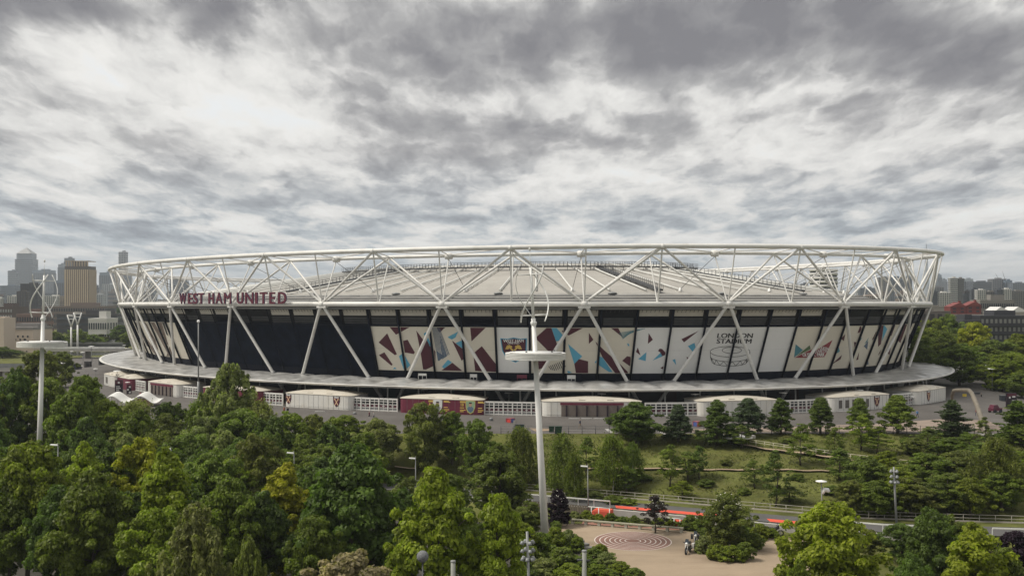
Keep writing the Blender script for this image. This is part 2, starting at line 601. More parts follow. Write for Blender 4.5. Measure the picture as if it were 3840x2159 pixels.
bank_path([(1480, 1758), (1600, 1757)], 1.0)

# ---------------------------------------------------------------- stadium geometry
EA, EB, ETH, ECX, ECY = 117.375, 155.0625, 0.5367, -8.42, 371.06
_T = np.linspace(0, 2 * math.pi, 4001)
_l = np.hypot(EA * np.sin(_T), EB * np.cos(_T))
_s = np.concatenate([[0], np.cumsum((_l[1:] + _l[:-1]) / 2 * (_T[1] - _T[0]))])
_L = _s[-1]
OFF = 2.10880597
def S(s, d, zr):
    t = float(np.interp(((s + OFF) / 28 * _L) % _L, _s, _T))
    x, y = (EA + d) * math.cos(t), (EB + d) * math.sin(t)
    return Vector((ECX + x * math.cos(ETH) - y * math.sin(ETH), ECY + x * math.sin(ETH) + y * math.cos(ETH), H + zr))
def s_at(px, d=0.0):
    """position along the near side of the ring seen at a given column"""
    a, b = 10.2, 21.4
    for _ in range(40):
        m = (a + b) / 2
        p = S(m, d, 0)
        if HX + F * p.x / p.y < px: a = m
        else: b = m
    return (a + b) / 2
def s_ang(s, d=0.0):
    a, b = S(s - .02, d, 0), S(s + .02, d, 0)
    v = b - a
    return math.atan2(v.y, v.x)
def rise(s, d):
    p = S(s, d, 0)
    return 11.75 + .0065 * p.x + 1.0e-4 * max(p.x, 0) * max(0, p.y - 223)

stad = thing("stadium", "huge oval stadium with white tubular roof truss and printed wrap panels", "stadium", (ECX, ECY, 0))
SI = Matrix.Translation((-ECX, -ECY, 0))
def spart(mb, name, m, parent=None, label=None):
    mb.xform(SI)
    return mb.build(name, m, parent or stad, label=label)

# ring tubes
NR = 224
mb = MB(); mb.path([S(28 * k / NR, 0, 0) for k in range(NR)], .56, 12, closed=True); spart(mb, "lower_ring_tube", white)
mb = MB(); mb.path([S(28 * k / NR, 3, rise(28 * k / NR, 3)) for k in range(NR)], .50, 12, closed=True); spart(mb, "upper_ring_tube", white)
mb = MB(); mb.path([S(28 * k / NR, -6, rise(28 * k / NR, -6) - 1.05) for k in range(NR)], .40, 10, closed=True); spart(mb, "inner_ring_tube", white)
# sleeves where the tube lengths meet
for i in range(28):
    mb = MB(); a, b = S(i - .02, 0, 0), S(i + .02, 0, 0); mb.tube(a, b, .66, n=12); mb.box(S(i, 0, -.62), (2.6, .9, .45), s_ang(i)); spart(mb, "node_casting", white)
    mb = MB(); a, b = S(i + .49, 3, rise(i, 3)), S(i + .51, 3, rise(i, 3)); mb.tube(a, b, .58, n=12); spart(mb, "tube_flange", white)
    mb = MB()
    p = S(i, -6, rise(i, -6) - 1.05)
    mb.lathe([(0.0, -.75), (.8, -.75), (1.0, -.3), (1.0, .3), (.6, .6), (0, .6)], p, 10)
    spart(mb, "cable_saddle", white)
def strut(p, q, r, name, m=white, r1=None, n=8):
    mb = MB()
    mb.tube(p, q, r, r1, n, caps=False)
    return spart(mb, name, m)
for i in range(28):
    lo = S(i, 0, .2)
    for sg in (-.5, .5):
        strut(lo, S(i + sg, 3, rise(i + sg, 3) - .2), .27, "truss_diagonal")
        strut(S(i, -.5, .2), S(i + sg, -6, rise(i + sg, -6) - 1.2), .235, "inner_diagonal")
    strut(lo, S(i, 3, rise(i, 3)), .15, "truss_post")
    strut(S(i, -.4, .1), S(i, -6, rise(i, -6) - 1.3), .14, "truss_post")
    strut(S(i + .5, 0, .3), S(i + .5, 3, rise(i + .5, 3)), .19, "truss_post")
    strut(S(i + .5, -.4, .3), S(i + .5, -6, rise(i + .5, -6) - 1.2), .14, "truss_post")
    for sg in (-.5, .5):
        strut(S(i + sg, 3, rise(i + sg, 3) - .1), S(i, -6, rise(i, -6) - .9), .13, "top_brace", n=6)
    strut(S(i + .5, 3, rise(i + .5, 3)), S(i + .5, -6, rise(i + .5, -6) - 1.0), .12, "top_brace", n=6)
    strut(S(i, 3, rise(i, 3) - .1), S(i, -6, rise(i, -6) - 1.0), .12, "top_brace", n=6)
# columns in V pairs, going through the canopy down to the concourse
for i in range(28):
    for sg in (-1, 1):
        top = S(i + sg * .018, 0, -.7)
        foot = S(i + sg * .33, -5, -16.5)
        base = top + (foot - top) * ((H - .0) - .7) / (16.5 - .7)
        base = top + (foot - top) * ((top.z - 0.05) / (top.z - foot.z))
        strut(top, base, .36, "column", r1=.40, n=10)
        mb = MB(); d = (top - foot).normalized(); mb.tube(foot - d * .25, foot + d * .25, .62, .5, 10); spart(mb, "column_collar", midgrey)

# facade: 112 bays, leaning out
def fd(zr):
    return float(np.interp(zr, [-16.6, -14.9, -4.9, -.5], [-8.0, -7.4, -3.2, -1.3]))
ZT, ZB = -4.95, -14.9
navy2 = mat("navy_beam", (.005, .007, .015), .6, var=.3, spec=.1)
louv = mat("grey_louvre", (.10, .10, .098), .6, var=.2)
creamp = mat("back_panel", (.50, .47, .41), .6, var=.08)
panel_of = {}
def bay_pt(j, u, v, out=0.0):
    """u across the bay, v from the panel's foot (0) to its head (1)"""
    s0, s1 = (j - .5) / 4, (j + .5) / 4
    a, b = S(s0, fd(ZB), ZB), S(s1, fd(ZB), ZB)
    c, d = S(s1, fd(ZT), ZT), S(s0, fd(ZT), ZT)
    p = (a * (1 - u) + b * u) * (1 - v) + (d * (1 - u) + c * u) * v
    if out:
        n = (b - a).cross(d - a).normalized()
        ctr = Vector((ECX, ECY, p.z))
        if n.dot(p - ctr) < 0:
            n = -n
        p = p + n * out
    return p
NAVY_BAYS = range(52, 62)
WHITE_BAYS = (66, 70, 71, 72, 73, 74)
for j in range(112):
    if j in NAVY_BAYS:
        m, lab = navy, "dark navy mesh panel"
    elif j in WHITE_BAYS:
        m, lab = wrapw, "white wrap panel"
    else:
        m, lab = cream, "cream wrap panel"
    mb = MB()
    if j in NAVY_BAYS:
        mb.quad(bay_pt(j, 0, -.10), bay_pt(j, 1, -.10), bay_pt(j, 1, 1.06), bay_pt(j, 0, 1.06))
    else:
        mb.quad(bay_pt(j, .0, .5), bay_pt(j, 1, .5), bay_pt(j, 1, 1), bay_pt(j, 0, 1))
        mb.quad(bay_pt(j, .0, 0), bay_pt(j, 1, 0), bay_pt(j, 1, .4995, .015), bay_pt(j, 0, .4995, .015))
    panel_of[j] = spart(mb, "wrap_panel", m, label=lab)
    if not 40 <= j <= 92:
        continue
    # mullion between this bay and the next
    mb = MB()
    s = (j + .5) / 4
    for (z0, z1, r) in ((-.9, -16.3, .25),):
        a, b = S(s, fd(z0) + .25, z0), S(s, fd(z1) + .25, z1)
        mb.tube(a, b, r if (j not in NAVY_BAYS or j == 61) else .10, n=6)
    spart(mb, "mullion", navy2)
    # band of back panels and louvres under the ring
    s0, s1 = (j - .5) / 4 + .02, (j + .5) / 4 - .02
    mb = MB()
    z0, z1 = -1.25, -2.55
    if R.random() < .8:
        mb.quad(S(s0, fd(z1) - .5, z1), S(s1, fd(z1) - .5, z1), S(s1, fd(z0) - .5, z0), S(s0, fd(z0) - .5, z0))
        spart(mb, "back_panel", creamp)
    for k in range(5):
        if j in (52, 53, 57) and k > 2:
            continue
        z0 = -2.95 - k * .40
        mb = MB()
        mb.quad(S(s0, fd(z0 - .27) - .05, z0 - .27), S(s1, fd(z0 - .27) - .05, z0 - .27), S(s1, fd(z0) - .4, z0), S(s0, fd(z0) - .4, z0))
        spart(mb, "louvre", louv if j % 5 else navy2)
    mb = MB()
    for k in range(7):
        sa = s0 + (s1 - s0) * (k + .5) / 7
        a = S(sa, -1.2, -.85); b = S(sa, -2.1, -1.75)
        mb.tube(a, b, .05, n=4)
    o = spart(mb, "gutter_brackets", black); o["kind"] = "stuff"
def band(name, za, da, zb, db, m, n=224):
    mb = MB()
    for k in range(n):
        a, b = 28 * k / n, 28 * (k + 1) / n
        mb.quad(S(a, da, za), S(b, da, za), S(b, db, zb), S(a, db, zb))
    return spart(mb, name, m)
band("gutter", -1.15, -.8, -.75, -.2, midgrey)
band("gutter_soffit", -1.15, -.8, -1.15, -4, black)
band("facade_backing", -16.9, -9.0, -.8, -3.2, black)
band("base_band", -16.75, -7.85, -15.0, -7.30, navy2)
band("head_band", -4.85, -3.05, -4.45, -2.95, navy2)
# oddments standing on the canopy along the foot of the wall
for px, wd, m, hh in ((1583, 2.0, white2, .5), (1775, 1.6, white2, .7), (1957, 2.2, claret2, .7), (2143, 1.8, white2, .8)):
    s = s_at(px, -6)
    mb = MB()
    p = S(s, -6.2, -15.6)
    mb.box(p, (wd, .08, hh), s_ang(s))
    for dx in (-.45, 0, .45):
        mb.box(p + Vector((dx * wd, 0, -.6)), (.08, .08, 1.2), s_ang(s))
    spart(mb, "edge_board", m)

# ------------------------------------------------ printed shapes on the wrap
_ss = np.linspace(10.2, 21.3, 700)
def wrap_uv(px, py):
    """point of the photograph's facade -> distance along the ring (in bays) and height on the panel"""
    z = -10.0
    s = 16
    for _ in range(10):
        d = fd(z)
        t = np.interp(((_ss + OFF) / 28 * _L) % _L, _s, _T)
        x, y = (EA + d) * np.cos(t), (EB + d) * np.sin(t)
        wx, wy = ECX + x * math.cos(ETH) - y * math.sin(ETH), ECY + x * math.sin(ETH) + y * math.cos(ETH)
        s = float(np.interp(px, HX + F * wx / wy, _ss))
        D = float(np.interp(s, _ss, wy))
        z = -(py - HY) / F * D
    return s * 4, (z - ZB) / (ZT - ZB)
def clip(poly, ax, val, keep_less):
    out = []
    n = len(poly)
    for i in range(n):
        a, b = poly[i], poly[(i + 1) % n]
        ia = (a[ax] <= val) == keep_less
        ib = (b[ax] <= val) == keep_less
        if ia:
            out.append(a)
        if ia != ib:
            t = (val - a[ax]) / (b[ax] - a[ax])
            out.append(tuple(a[k] + (b[k] - a[k]) * t for k in (0, 1)))
    return out
PRINT = {}
def print_poly(pts, m, lift=.03, name="printed_shape"):
    q = [wrap_uv(*p) for p in pts]
    lo, hi = min(p[0] for p in q), max(p[0] for p in q)
    for j in range(math.floor(lo + .5), math.floor(hi + .5) + 1):
        pl = q
        for ax, v, kl in ((0, j + .46, True), (0, j - .46, False), (1, .99, True), (1, .01, False)):
            pl = clip(pl, ax, v, kl)
            if len(pl) < 3:
                break
        if len(pl) < 3:
            continue
        vs = [bay_pt(j, p[0] - j + .5, p[1], lift) for p in pl]
        tr = tessellate_polygon([[Vector((p[0], p[1], 0)) for p in pl]])
        PRINT.setdefault((j, m.name, name), MB()).add(vs, tr)
def print_tris(vs, ts, m, lift, name):
    q = [wrap_uv(*p) for p in vs]
    for t in ts:
        c = sum(q[i][0] for i in t) / 3
        j = math.floor(c + .5)
        PRINT.setdefault((j, m.name, name), MB()).add([bay_pt(j, q[i][0] - j + .5, q[i][1], lift) for i in t], [(0, 1, 2)])
def print_text(s, x0, y0, x1, y1, m, lift=.07, bold=.0, slant=0.0, skew=0.0):
    """lettering between the pixel corners (left, foot) and (right, head)"""
    vs, ts, wd = text_shape(s)
    th = bold * abs(y1 - y0) * 3.2
    for q in range(3):
        P = [(x0 + v[0] / wd * (x1 - x0 - th) + th * q / 2 + slant * v[1], y0 + (y1 - y0) * v[1] + skew * v[0] / wd) for v in vs]
        print_tris(P, ts, m, lift + .004 * q, "lettering")
def zz(k):
    ox, oy = {2: (400, 900), 3: (1000, 900), 4: (1650, 900), 5: (2300, 900), 6: (2900, 900)}[k]
    return lambda pts: [(ox + .41445 * x, oy + .41445 * y) for x, y in pts]
c_, b_ = mat("print_claret", (.080, .016, .028), .6, var=.05), mat("print_blue", (.105, .38, .55), .6, var=.05)
slate_, green_, teal_, red_ = mat("print_slate", (.10, .14, .20), .6), mat("print_green", (.10, .17, .075), .6), mat("print_teal", (.075, .235, .29), .6), mat("print_red", (.27, .045, .055), .6)
bk_ = mat("print_black", (.018, .016, .018), .6)
brown_ = mat("print_brown", (.16, .12, .10), .6)
SH = {2: [(brown_, [(462, 745), (497, 745), (560, 950), (535, 930), (500, 850)]), (brown_, [(400, 745), (432, 745), (600, 1045), (560, 1040)]), (brown_, [(330, 745), (350, 745), (440, 900), (470, 1000), (420, 930)]),
         (brown_, [(350, 760), (365, 760), (420, 880), (400, 880)]), (bk_, [(500, 745), (520, 745), (560, 870), (540, 850)]), (brown_, [(255, 745), (285, 745), (330, 880), (300, 860)]), (brown_, [(330, 880), (350, 870), (470, 1040), (440, 1035)]),
         (bk_, [(285, 790), (300, 790), (380, 960), (365, 960)]), (brown_, [(540, 1050), (600, 1045), (570, 960)])],
      3: [(c_, [(1013, 925), (1090, 842), (1178, 1030), (1160, 1040)]), (c_, [(1015, 1040), (1065, 1013), (1140, 1125), (1128, 1135)]), (c_, [(1105, 778), (1310, 778), (1170, 855)]), (b_, [(1140, 1165), (1160, 1148), (1175, 1165)]),
         (c_, [(1235, 910), (1275, 900), (1340, 1015), (1330, 1030), (1250, 1015)]), (c_, [(1352, 815), (1415, 900), (1450, 900), (1528, 1010), (1528, 1130), (1440, 1170), (1415, 1168), (1390, 1000)]),
         (b_, [(1197, 1050), (1235, 1018), (1300, 1130), (1262, 1166), (1240, 1166)]), (b_, [(1640, 875), (1689, 848), (1700, 870), (1680, 898)]), (c_, [(1535, 782), (1625, 782), (1560, 835)]),
         (b_, [(1585, 1145), (1640, 1080), (1676, 1105), (1605, 1160)]), (c_, [(1580, 1178), (1680, 1108), (1772, 1182)]), (b_, [(1420, 845), (1440, 830), (1490, 950), (1478, 960)])],
      4: [(b_, [(70, 880), (165, 825), (140, 880), (105, 898)]), (b_, [(140, 930), (202, 905), (217, 990)]), (c_, [(108, 908), (215, 990), (224, 1060), (197, 1092)]), (c_, [(0, 785), (48, 785), (0, 835)]),
         (c_, [(272, 783), (422, 783), (285, 915)]), (c_, [(300, 1025), (378, 958), (528, 1148), (528, 1192), (318, 1182)]),
         (c_, [(862, 885), (968, 790), (1006, 788), (1062, 950), (1042, 1010), (978, 1002)]), (b_, [(1008, 790), (1052, 790), (1114, 862), (1080, 910), (1050, 914)]), (c_, [(872, 1088), (978, 1090), (935, 1152), (876, 1176)]),
         (c_, [(1100, 825), (1150, 793), (1297, 793), (1165, 862)]), (b_, [(1158, 938), (1287, 1050), (1215, 1120)]), (c_, [(1215, 1118), (1258, 1075), (1340, 1095), (1340, 1207), (1230, 1202)]), (c_, [(1347, 836), (1388, 900), (1347, 938)]),
         (c_, [(1405, 915), (1480, 990), (1640, 1130), (1700, 1192), (1700, 1207), (1590, 1207), (1470, 1060)]), (b_, [(1400, 1105), (1440, 1050), (1470, 1060), (1562, 1192), (1530, 1192)]), (c_, [(1545, 793), (1612, 793), (1660, 885), (1630, 860)]),
         (b_, [(1152, 1180), (1172, 1185), (1200, 1205), (1155, 1205)])],
      5: [(c_, [(80, 1090), (125, 1048), (155, 1055), (172, 1140), (150, 1140)]), (b_, [(125, 935), (135, 932), (148, 955), (132, 958)]),
         (c_, [(320, 840), (358, 900), (313, 938)]), (c_, [(205, 1010), (222, 970), (246, 1042)]), (b_, [(225, 1075), (300, 1012), (293, 1093)]), (b_, [(355, 1089), (430, 1015), (445, 1050)]),
         (c_, [(405, 1000), (420, 980), (440, 983), (486, 1030), (440, 1050), (425, 1015)]), (c_, [(425, 1155), (475, 1128), (472, 1177)]),
         (c_, [(617, 895), (772, 820), (640, 924)]), (b_, [(675, 958), (735, 928), (752, 1000), (730, 1022)]), (b_, [(535, 1085), (560, 1073), (570, 1130)]), (c_, [(663, 1055), (707, 1070), (675, 1112)])],
      6: [(teal_, [(203, 940), (270, 995), (188, 1062)]), (green_, [(205, 1052), (330, 950), (338, 985)]), (red_, [(190, 1064), (350, 985), (350, 1062)]), (red_, [(340, 1062), (372, 1005), (537, 903), (465, 1056)]),
         (teal_, [(580, 925), (603, 1005), (562, 1032)]), (c_, [(610, 892), (652, 850), (640, 912)]), (c_, [(515, 1132), (622, 1038), (612, 1075)]), (c_, [(730, 920), (762, 925), (747, 977), (735, 970)]),
         (c_, [(762, 842), (790, 765), (802, 822)]), (teal_, [(730, 945), (805, 878), (790, 907)]), (c_, [(945, 758), (1002, 763), (975, 940), (950, 962)]), (b_, [(1002, 760), (1032, 805), (985, 912)]),
         (c_, [(893, 902), (930, 825), (942, 850), (920, 890)]), (teal_, [(825, 940), (867, 878), (850, 920)]), (c_, [(750, 1085), (778, 1010), (770, 1080)]), (slate_, [(840, 1125), (858, 1050), (862, 1125)]),
         (c_, [(1048, 862), (1088, 752), (1112, 752), (1070, 865)]), (c_, [(1120, 900), (1180, 760), (1215, 755), (1150, 930)]), (c_, [(945, 1045), (975, 985), (965, 1020)]), (slate_, [(820, 960), (860, 910), (850, 990)]),
         (c_, [(1020, 1000), (1075, 930), (1050, 1040)]), (brown_, [(1170, 1000), (1230, 850), (1250, 850), (1190, 1010)])]}
for k, L in SH.items():
    for m, pts in L:
        print_poly(zz(k)(pts), m)
for k in range(10):
    print_poly(zz(3)([(1497 + k * 7, 790), (1501 + k * 7, 790), (1556 + k * 11, 1088 - k * 6), (1550 + k * 11, 1090 - k * 6)]), slate_, .045, "printed_line")
print_poly(zz(3)([(1535, 1000), (1605, 1050), (1560, 1092), (1550, 1090)]), slate_, .04)
print_poly(zz(3)([(1435, 905), (1495, 985), (1500, 1000), (1470, 950)]), slate_, .04)
for k in range(9):
    x = 980 + k * 16
    print_poly(zz(4)([(x, 1140 - k * 6), (x + 6, 1138 - k * 6), (x + 30, 1170 + (k * 4 if k < 3 else 22 - k * 6)), (x + 24, 1172 + (k * 4 if k < 3 else 22 - k * 6))]), bk_, .04, "printed_line")
for k in range(7):
    print_poly(zz(5)([(52 + k * 5, 838 + k * 9), (56 + k * 5, 841 + k * 9), (290 - k * 22, 801 + k * 6), (285 - k * 22, 798 + k * 6)]), teal_, .04, "printed_line")
for k in range(7):
    print_poly(zz(4)([(0 + k * 8, 870 + k * 24), (3 + k * 8, 870 + k * 24), (25 + k * 6, 1075 - k * 4), (20 + k * 6, 1077 - k * 4)]), slate_, .04, "printed_line")
# club shield
sh = [(545, 886), (605, 892), (665, 880), (727, 892), (787, 886), (784, 1000), (764, 1055), (735, 1082), (682, 1107), (628, 1082), (592, 1055), (562, 1000)]
cx, cy = 666, 985
print_poly(zz(4)(sh), b_, .035, "shield")
print_poly(zz(4)([(cx + (x - cx) * .93, cy + (y - cy) * .93) for x, y in sh]), mat("print_dark_blue", (.02, .03, .09), .6), .05, "shield")
print_poly(zz(4)([(cx + (x - cx) * .88, cy + (y - cy) * .86) for x, y in sh]), c_, .065, "shield")
pw = mat("print_white", (.72, .71, .69), .6, var=.03)
Zf = zz(4)
def zt(x, y):
    return Zf([(x, y)])[0]
print_text("WEST HAM", *zt(572, 922), *zt(757, 896), pw, .08, bold=.03)
print_text("UNITED", *zt(612, 938), *zt(718, 920), pw, .08, bold=.03)
for sg in (-1, 1):
    g = lambda pts: Zf([(666 + sg * (x - 666), y) for x, y in pts])
    print_poly(g([(620, 968), (632, 960), (740, 1062), (728, 1072)]), gold, .08, "hammer_print")
    print_poly(g([(590, 985), (605, 952), (632, 945), (640, 965), (618, 985)]), gold, .085, "hammer_print")
    print_poly(g([(620, 950), (650, 955), (655, 968), (632, 975)]), gold, .082, "hammer_print")
# venue name and line drawing
Zf5 = zz(5)
def z5(x, y):
    return Zf5([(x, y)])[0]
print_text("LONDON", *z5(938, 884), *z5(1260, 842), bk_, .05, bold=.03, slant=3)
print_text("STADIUM", *z5(932, 934), *z5(1248, 893), bk_, .05, bold=.03, slant=3)
def outline(pts, wd=4.0):
    for (xa, ya), (xb, yb) in zip(pts[:-1], pts[1:]):
        l = math.hypot(xb - xa, yb - ya) + 1e-6
        nx, ny = -(yb - ya) / l * wd / 2, (xb - xa) / l * wd / 2
        print_poly(Zf5([(xa + nx, ya + ny), (xb + nx, yb + ny), (xb - nx, yb - ny), (xa - nx, ya - ny)]), bk_, .05, "line_drawing")
def earc(cx, cy, rx, ry, a0, a1, n=28, tilt=0):
    return [(cx + rx * math.cos(math.radians(a0 + (a1 - a0) * k / n)), cy + ry * math.sin(math.radians(a0 + (a1 - a0) * k / n)) + tilt * math.cos(math.radians(a0 + (a1 - a0) * k / n))) for k in range(n + 1)]
outline(earc(1057, 1008, 180, 48, 0, 360, 36))
outline(earc(1073, 995, 88, 28, 0, 360, 24))
outline(earc(1057, 1052, 176, 46, 5, 175, 24))
outline(earc(1052, 1100, 158, 38, 0, 180, 24))
outline([(877, 1010), (880, 1062), (896, 1105)]); outline([(1237, 1010), (1232, 1058), (1210, 1102)])
up, dn = earc(1057, 1052, 176, 46, 176, 4, 13), earc(1052, 1100, 158, 38, 176, 4, 13)
zg = []
for i in range(14):
    zg.append((up if i % 2 else dn)[i])
outline(zg, 3.5)
Zf6 = zz(6)
def z6(x, y):
    return Zf6([(x, y)])[0]
print_text("QUEEN", *z6(418, 992), *z6(498, 962), pw, .06, bold=.02, skew=3)
print_text("ELIZABETH", *z6(345, 1014), *z6(486, 990), pw, .06, bold=.02, skew=1)
print_text("OLYMPIC PARK", *z6(265, 1052), *z6(466, 1020), pw, .06, bold=.03, skew=-1)
matof = {m.name: m for m in (c_, b_, slate_, green_, teal_, red_, bk_, brown_, gold, pw)}
for (j, mn, nm), mb in PRINT.items():
    if j in panel_of:
        mb.xform(SI)
        mb.build(nm, bpy.data.materials[mn], panel_of[j])

# ------------------------------------------------ roof
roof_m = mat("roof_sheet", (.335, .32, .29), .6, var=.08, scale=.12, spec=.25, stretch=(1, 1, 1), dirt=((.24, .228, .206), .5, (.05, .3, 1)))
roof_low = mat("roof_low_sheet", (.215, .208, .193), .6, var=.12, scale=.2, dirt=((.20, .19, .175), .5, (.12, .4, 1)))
rib_m = mat("roof_rib", (.62, .62, .59), .45, var=.04)
def roof_z(d):
    return .153 * (-3.0 - d)
NB = 84
for k in range(NB):
    a, b = 28 * k / NB, 28 * (k + 1) / NB
    p = S((a + b) / 2, -30, 0)
    if p.y > 470:
        continue
    nseg = 10
    mb = MB()
    for q in range(nseg):
        d0, d1 = -20.5 - 54.5 * q / nseg, -20.5 - 54.5 * (q + 1) / nseg
        mb.quad(S(a, d0, roof_z(d0) - .12), S(b, d0, roof_z(d0) - .12), S(b, d1, roof_z(d1)), S(a, d1, roof_z(d1)))
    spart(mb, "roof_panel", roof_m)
    mb = MB()
    mb.quad(S(a, -2.6, -.45), S(b, -2.6, -.45), S(b, -19, 2.2), S(a, -19, 2.2))
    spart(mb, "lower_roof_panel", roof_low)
    for q in range(4):
        d0 = -5.0 - 3.8 * q
        z0 = -.45 + (2.65 / 16.4) * (-2.6 - d0)
        mb = MB()
        mb.path([S(a, d0, z0 + .16), S((a + b) / 2, d0, z0 + .16), S(b, d0, z0 + .16)], .11, 4)
        spart(mb, "purlin", midgrey if q % 2 else darkgrey)
    mb = MB()
    mb.path([S(a, -22, roof_z(-22) + .35), S(a, -48, roof_z(-48) + .38), S(a, -74.5, roof_z(-74.5) + .38)], [.22, .20, .17], 6)
    spart(mb, "roof_rib", rib_m)
    if k % 3 == 1:
        mb = MB(); mb.lathe([(.0, 0), (1.1, 0), (.9, .3), (.0, .45)], S(a, -19.2, 2.35), 10); spart(mb, "roof_vent", midgrey)
band("roof_gutter", 2.21, -19.0, 2.55, -20.5, mat("roof_gutter", (.30, .29, .265), .6))
band("roof_edge_fascia", roof_z(-75) - .5, -75, roof_z(-75) + .35, -75.2, white2)
band("roof_inner_soffit", roof_z(-75) - .5, -75, -1.5, -10, louv, 112)
# walkways with handrails: one round the roof, several straight down it
def walkway(fn, n, hand=True):
    mb = MB()
    pts = [fn(i / n) for i in range(n + 1)]
    for i in range(n):
        a, b = pts[i], pts[i + 1]
        d = (b - a).normalized()
        nn = Vector((-d.y, d.x, 0)).normalized() * .7
        mb.add([a - nn, b - nn, b + nn, a + nn, a - nn - Vector((0, 0, .35)), b - nn - Vector((0, 0, .35)), b + nn - Vector((0, 0, .35)), a + nn - Vector((0, 0, .35))],
               [(0, 1, 2, 3), (7, 6, 5, 4), (0, 4, 5, 1), (2, 6, 7, 3)])
    o = spart(mb, "walkway_deck", darkgrey)
    mb = MB()
    for i in range(n + 1):
        d = (pts[min(i + 1, n)] - pts[max(i - 1, 0)]).normalized()
        nn = Vector((-d.y, d.x, 0)).normalized() * .7
        for sg in (-1, 1):
            p = pts[i] + nn * sg
            mb.tube(p, p + Vector((0, 0, 1.15)), .045, n=4)
            if i < n:
                q = pts[i + 1] + nn * sg
                for hh in (.6, 1.12):
                    mb.tube(p + Vector((0, 0, hh)), q + Vector((0, 0, hh)), .03, n=4, caps=False)
        if i % 3 == 0:
            mb.tube(pts[i], pts[i] - Vector((0, 0, 1.1)), .07, n=4)
    return spart(mb, "walkway_rail", darkgrey)
walkway(lambda t: S(12.2 + 8.0 * t, -62.5, roof_z(-62.5) + 1.1), 120)
for px in (1090, 2470, 3000):
    s0 = s_at(px, -21)
    walkway(lambda t: S(s0, -20 - 44 * t, roof_z(-20 - 44 * t) + .8), 34)
for k in range(28):
    p = S(k, -6, 0)
    if p.y > 420:
        continue
    strut(S(k, -6, rise(k, -6) - 1.8), S(k + (.0), -22.5, roof_z(-22.5) + .5), .06, "stay_cable", darkgrey, n=5)
    mb = MB(); mb.lathe([(.0, .9), (.25, .8), (.5, .0)], S(k, -22.5, roof_z(-22.5)), 8); spart(mb, "cable_anchor", white2)
# far side bracing cables seen through the truss
for k in list(range(0, 8)) + list(range(22, 28)):
    strut(S(k, -6, rise(k, -6) - 1.2), S(k + .3, -40, 6.5), .07, "stay_cable", pale, n=5)
    strut(S(k, -6, rise(k, -6) - 1.2), S(k - .3, -40, 6.5), .07, "stay_cable", pale, n=5)

# ------------------------------------------------ canopy round the foot
can_m = mat("canopy_fabric", (.345, .342, .332), .30, var=.50, scale=.28, spec=.5, detail=8, dirt=((.15, .147, .138), .7, (.16, .16, 1)))
for j in range(112):
    a, b = j / 4, (j + 1) / 4
    mb = MB()
    nu, nv = 6, 6
    vs, fs = [], []
    for v in range(nv + 1):
        for u in range(nu + 1):
            uu, vv = u / nu, v / nv
            d = -8.6 + (14.0) * vv
            bulge = 1.05 * math.sin(math.pi * uu) ** .8 * (.25 + .75 * math.sin(math.pi * min(1, vv * 1.02)) ** .7) - .6 * math.exp(-((uu - .5) ** 2 + (vv - .45) ** 2) * 18) * (1 if j % 2 else .3)
            z = -16.75 - .62 * vv + bulge * .75
            vs.append(S(a + (b - a) * uu, d, z))
    for v in range(nv):
        for u in range(nu):
            i = v * (nu + 1) + u
            fs.append((i, i + 1, i + nu + 2, i + nu + 1))
    mb.add(vs, fs, True)
    spart(mb, "canopy_panel", can_m)
def swept_band(name, prof, m, n=224):
    mb = MB()
    k = len(prof)
    vs = [S(28 * i / n, d, z) for i in range(n) for d, z in prof]
    fs = [(i * k + q, ((i + 1) % n) * k + q, ((i + 1) % n) * k + (q + 1) % k, i * k + (q + 1) % k) for i in range(n) for q in range(k)]
    mb.add(vs, fs)
    return spart(mb, name, m)
pod_top = mat("podium_paving", (.108, .100, .093), .85, var=.18, scale=.12, detail=9, spec=.2)
ZP = .9
mb = MB()
for (d0, z0, d1, z1) in ((-9.6, ZP, 13.0, ZP), (13.0, ZP, 22.0, .034)):
    for k in range(224):
        a, b = 28 * k / 224, 28 * (k + 1) / 224
        mb.quad(S(a, d0, z0 - H), S(a, d1, z1 - H), S(b, d1, z1 - H), S(b, d0, z0 - H))
structure(mb.build("podium", pod_top))
swept_band("canopy_edge_beam", [(5.3, -17.58), (5.9, -17.58), (6.05, -17.4), (6.0, -17.26), (5.3, -17.26)], white)
swept_band("canopy_edge_trough", [(4.6, -17.8), (5.28, -17.8), (5.28, -17.6), (4.6, -17.6)], pale)
band("canopy_soffit", -17.75, 5.2, -17.4, -12, mat("canopy_soffit", (.30, .29, .27), .7))
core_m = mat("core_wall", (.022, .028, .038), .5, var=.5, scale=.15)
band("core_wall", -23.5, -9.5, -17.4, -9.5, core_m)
for j in range(112):
    p = S(j / 4 + .06, -1.0, 0)
    if p.y > 400:
        continue
    mb = MB(); mb.tube(p + Vector((0, 0, -23.5 + 0)), p + Vector((0, 0, -17.6)), .17, n=8); spart(mb, "canopy_post", white)
    if j % 3 == 0:
        mb = MB(); s = j / 4
        mb.add([S(s, -9.3, -23.4), S(s + .5, -9.3, -23.4), S(s + .5, -9.3, -18.2), S(s, -9.3, -18.2)], [(0, 1, 2, 3)])
        spart(mb, "core_panel", mat("core_claret", (.035, .012, .02), .6) if j % 2 else mat("core_teal", (.012, .035, .04), .3))

